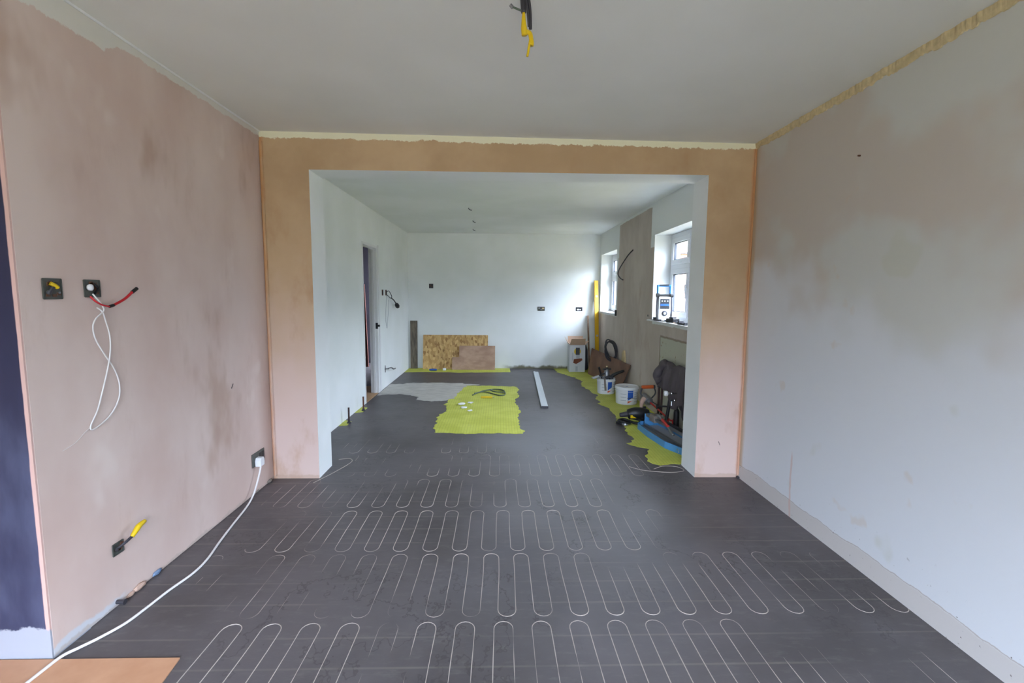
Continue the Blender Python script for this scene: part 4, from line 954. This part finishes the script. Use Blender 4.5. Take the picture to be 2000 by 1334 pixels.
# job site radio on the near window sill
t = thing('site_radio', 'white and black job site radio with blue handle on the near sill', 'radio', (XR+.058, 5.25, SZ+.013), -.06)
bm = new(); box(bm, (-.068, -.05, .012), (.068, .05, .27)); obj('body', bm, 'whiteplastic', t, bevel=.014)
for s in (-1, 1):
    bm = new(); tube(bm, [(s*.078, -.03, .02), (s*.082, -.035, .14), (s*.078, -.03, .27)], .010, 8); obj('side_bumper', bm, 'dark', t, smooth=True)
bm = new(); cyl(bm, (-.085, -.03, .285), (.085, -.03, .285), .014, 12); cyl(bm, (-.092, -.035, .285), (-.060, -.035, .285), .023, 14); cyl(bm, (.060, -.035, .285), (.092, -.035, .285), .023, 14); obj('top_bar', bm, 'black', t, smooth=False)
bm = new()
for s in (-1, 1): tube(bm, [(s*.070, -.01, .285), (s*.070, -.005, .40)], .012, 8, 1, False)
tube(bm, [(-.070, -.005, .392), (.070, -.005, .392)], .012, 8, 1, False); obj('handle', bm, 'handleblue', t, label='blue handle frame')
bm = new(); cyl(bm, (-.055, -.005, .394), (.055, -.005, .394), .0125, 10); obj('handle_grip', bm, 'black', t)
bm = new(); box(bm, (-.050, -.0535, .135), (.052, -.050, .245)); obj('display_panel', bm, 'black', t)
bm = new(); box(bm, (-.046, -.0545, .168), (.046, -.0535, .19)); obj('display', bm, 'labelblue', t)
for x in (-.03, 0, .03):
    bm = new(); box(bm, (x-.007, -.056, .215), (x+.007, -.0535, .228)); obj('button', bm, 'inkgrey', t)
bm = new(); lathe(bm, [(.031, 0), (.031, .006), (.022, .009), (.022, .014)], (0,0,0), 24, Matrix.Translation((.0, -.050, .085)) @ Matrix.Rotation(PI/2, 4, 'X')); obj('dial', bm, 'dark', t)
bm = new(); lathe(bm, [(.014, 0), (.014, .004)], (0,0,0), 20, Matrix.Translation((.0, -.064, .085)) @ Matrix.Rotation(PI/2, 4, 'X')); obj('dial_cap', bm, 'inkgrey', t)
for s in (-1, 1):
    bm = new(); box(bm, (s*.05-.018, -.055, 0), (s*.05+.018, .055, .016)); obj('foot', bm, 'black', t)
# sill clutter
sx, sz = XR+.05, SZ+.0125
t = thing('battery_charger', 'black charger lying in front of the radio', 'charger', (XR+.04, 4.90, sz), .3)
bm = new(); box(bm, (-.04, -.06, 0), (.04, .06, .045)); obj('body', bm, 'black', t, bevel=.006)
bm = new(); box(bm, (-.025, -.03, .045), (.025, .03, .06)); obj('battery', bm, 'dark', t, bevel=.004)
bm = new(); tube(bm, [(XR-.02, 5.36, sz+.006), (XR-.03, 5.27, sz+.006), (XR-.02, 5.18, sz+.006), (XR-.0, 5.08, sz+.006), (XR+.02, 4.99, sz+.008)], .006, 8)
tag(obj('radio_flex', bm, 'black', smooth=True), 'black cable curling round the foot of the radio', 'cable')
bm = new(); 
for k in range(3): tube(bm, [(XR+.03+.028*math.cos(a)*(1+.1*k), 5.39+.04*math.sin(a), sz+.006+.011*k) for a in [2*PI*i/10 for i in range(11)]], .0055, 6, 3)
tag(obj('cable_bundle', bm, 'black', smooth=True), 'small bundle of black cable on the sill left of the radio', 'cable')
t = thing('screwdriver', 'black handled screwdriver on the sill right of the charger', 'tool', (XR+.02, 4.72, sz), 1.4)
bm = new(); cyl(bm, (-.06, 0, .014), (.04, 0, .014), .013, 10); obj('handle', bm, 'black', t)
bm = new(); cyl(bm, (.04, 0, .014), (.12, 0, .010), .004, 8); obj('blade', bm, 'steel', t)
bm = new(); box(bm, (-.03, -.05, 0), (.03, .05, .008)); o = obj('paper_pad', bm, 'card'); o.location = (XR+.05, 4.79, sz); tag(o, 'small brown card lying on the near window sill', 'card')
t = thing('brown_bottle', 'small brown bottle on the sill beside the window mullion', 'bottle', (XR+.09, 4.56, sz))
bm = new(); lathe(bm, [(.022, 0), (.024, .005), (.024, .06), (.010, .08)], (0,0,0), 16); obj('bottle', bm, 'rust', t, smooth=True)
bm = new(); lathe(bm, [(.011, .08), (.011, .10)], (0,0,0), 12); obj('cap', bm, 'black', t)
t = thing('black_clamp', 'black clamp lying at the near edge of the near window sill', 'tool', (XR+.0, 4.52, sz), .1)
bm = new(); box(bm, (-.012, -.09, 0), (.012, .09, .016)); box(bm, (-.03, -.09, 0), (.03, -.07, .03)); obj('bar', bm, 'black', t, bevel=.003)
bm = new(); box(bm, (-.03, .02, .016), (.02, .05, .04)); obj('jaw', bm, 'dark', t, bevel=.003)
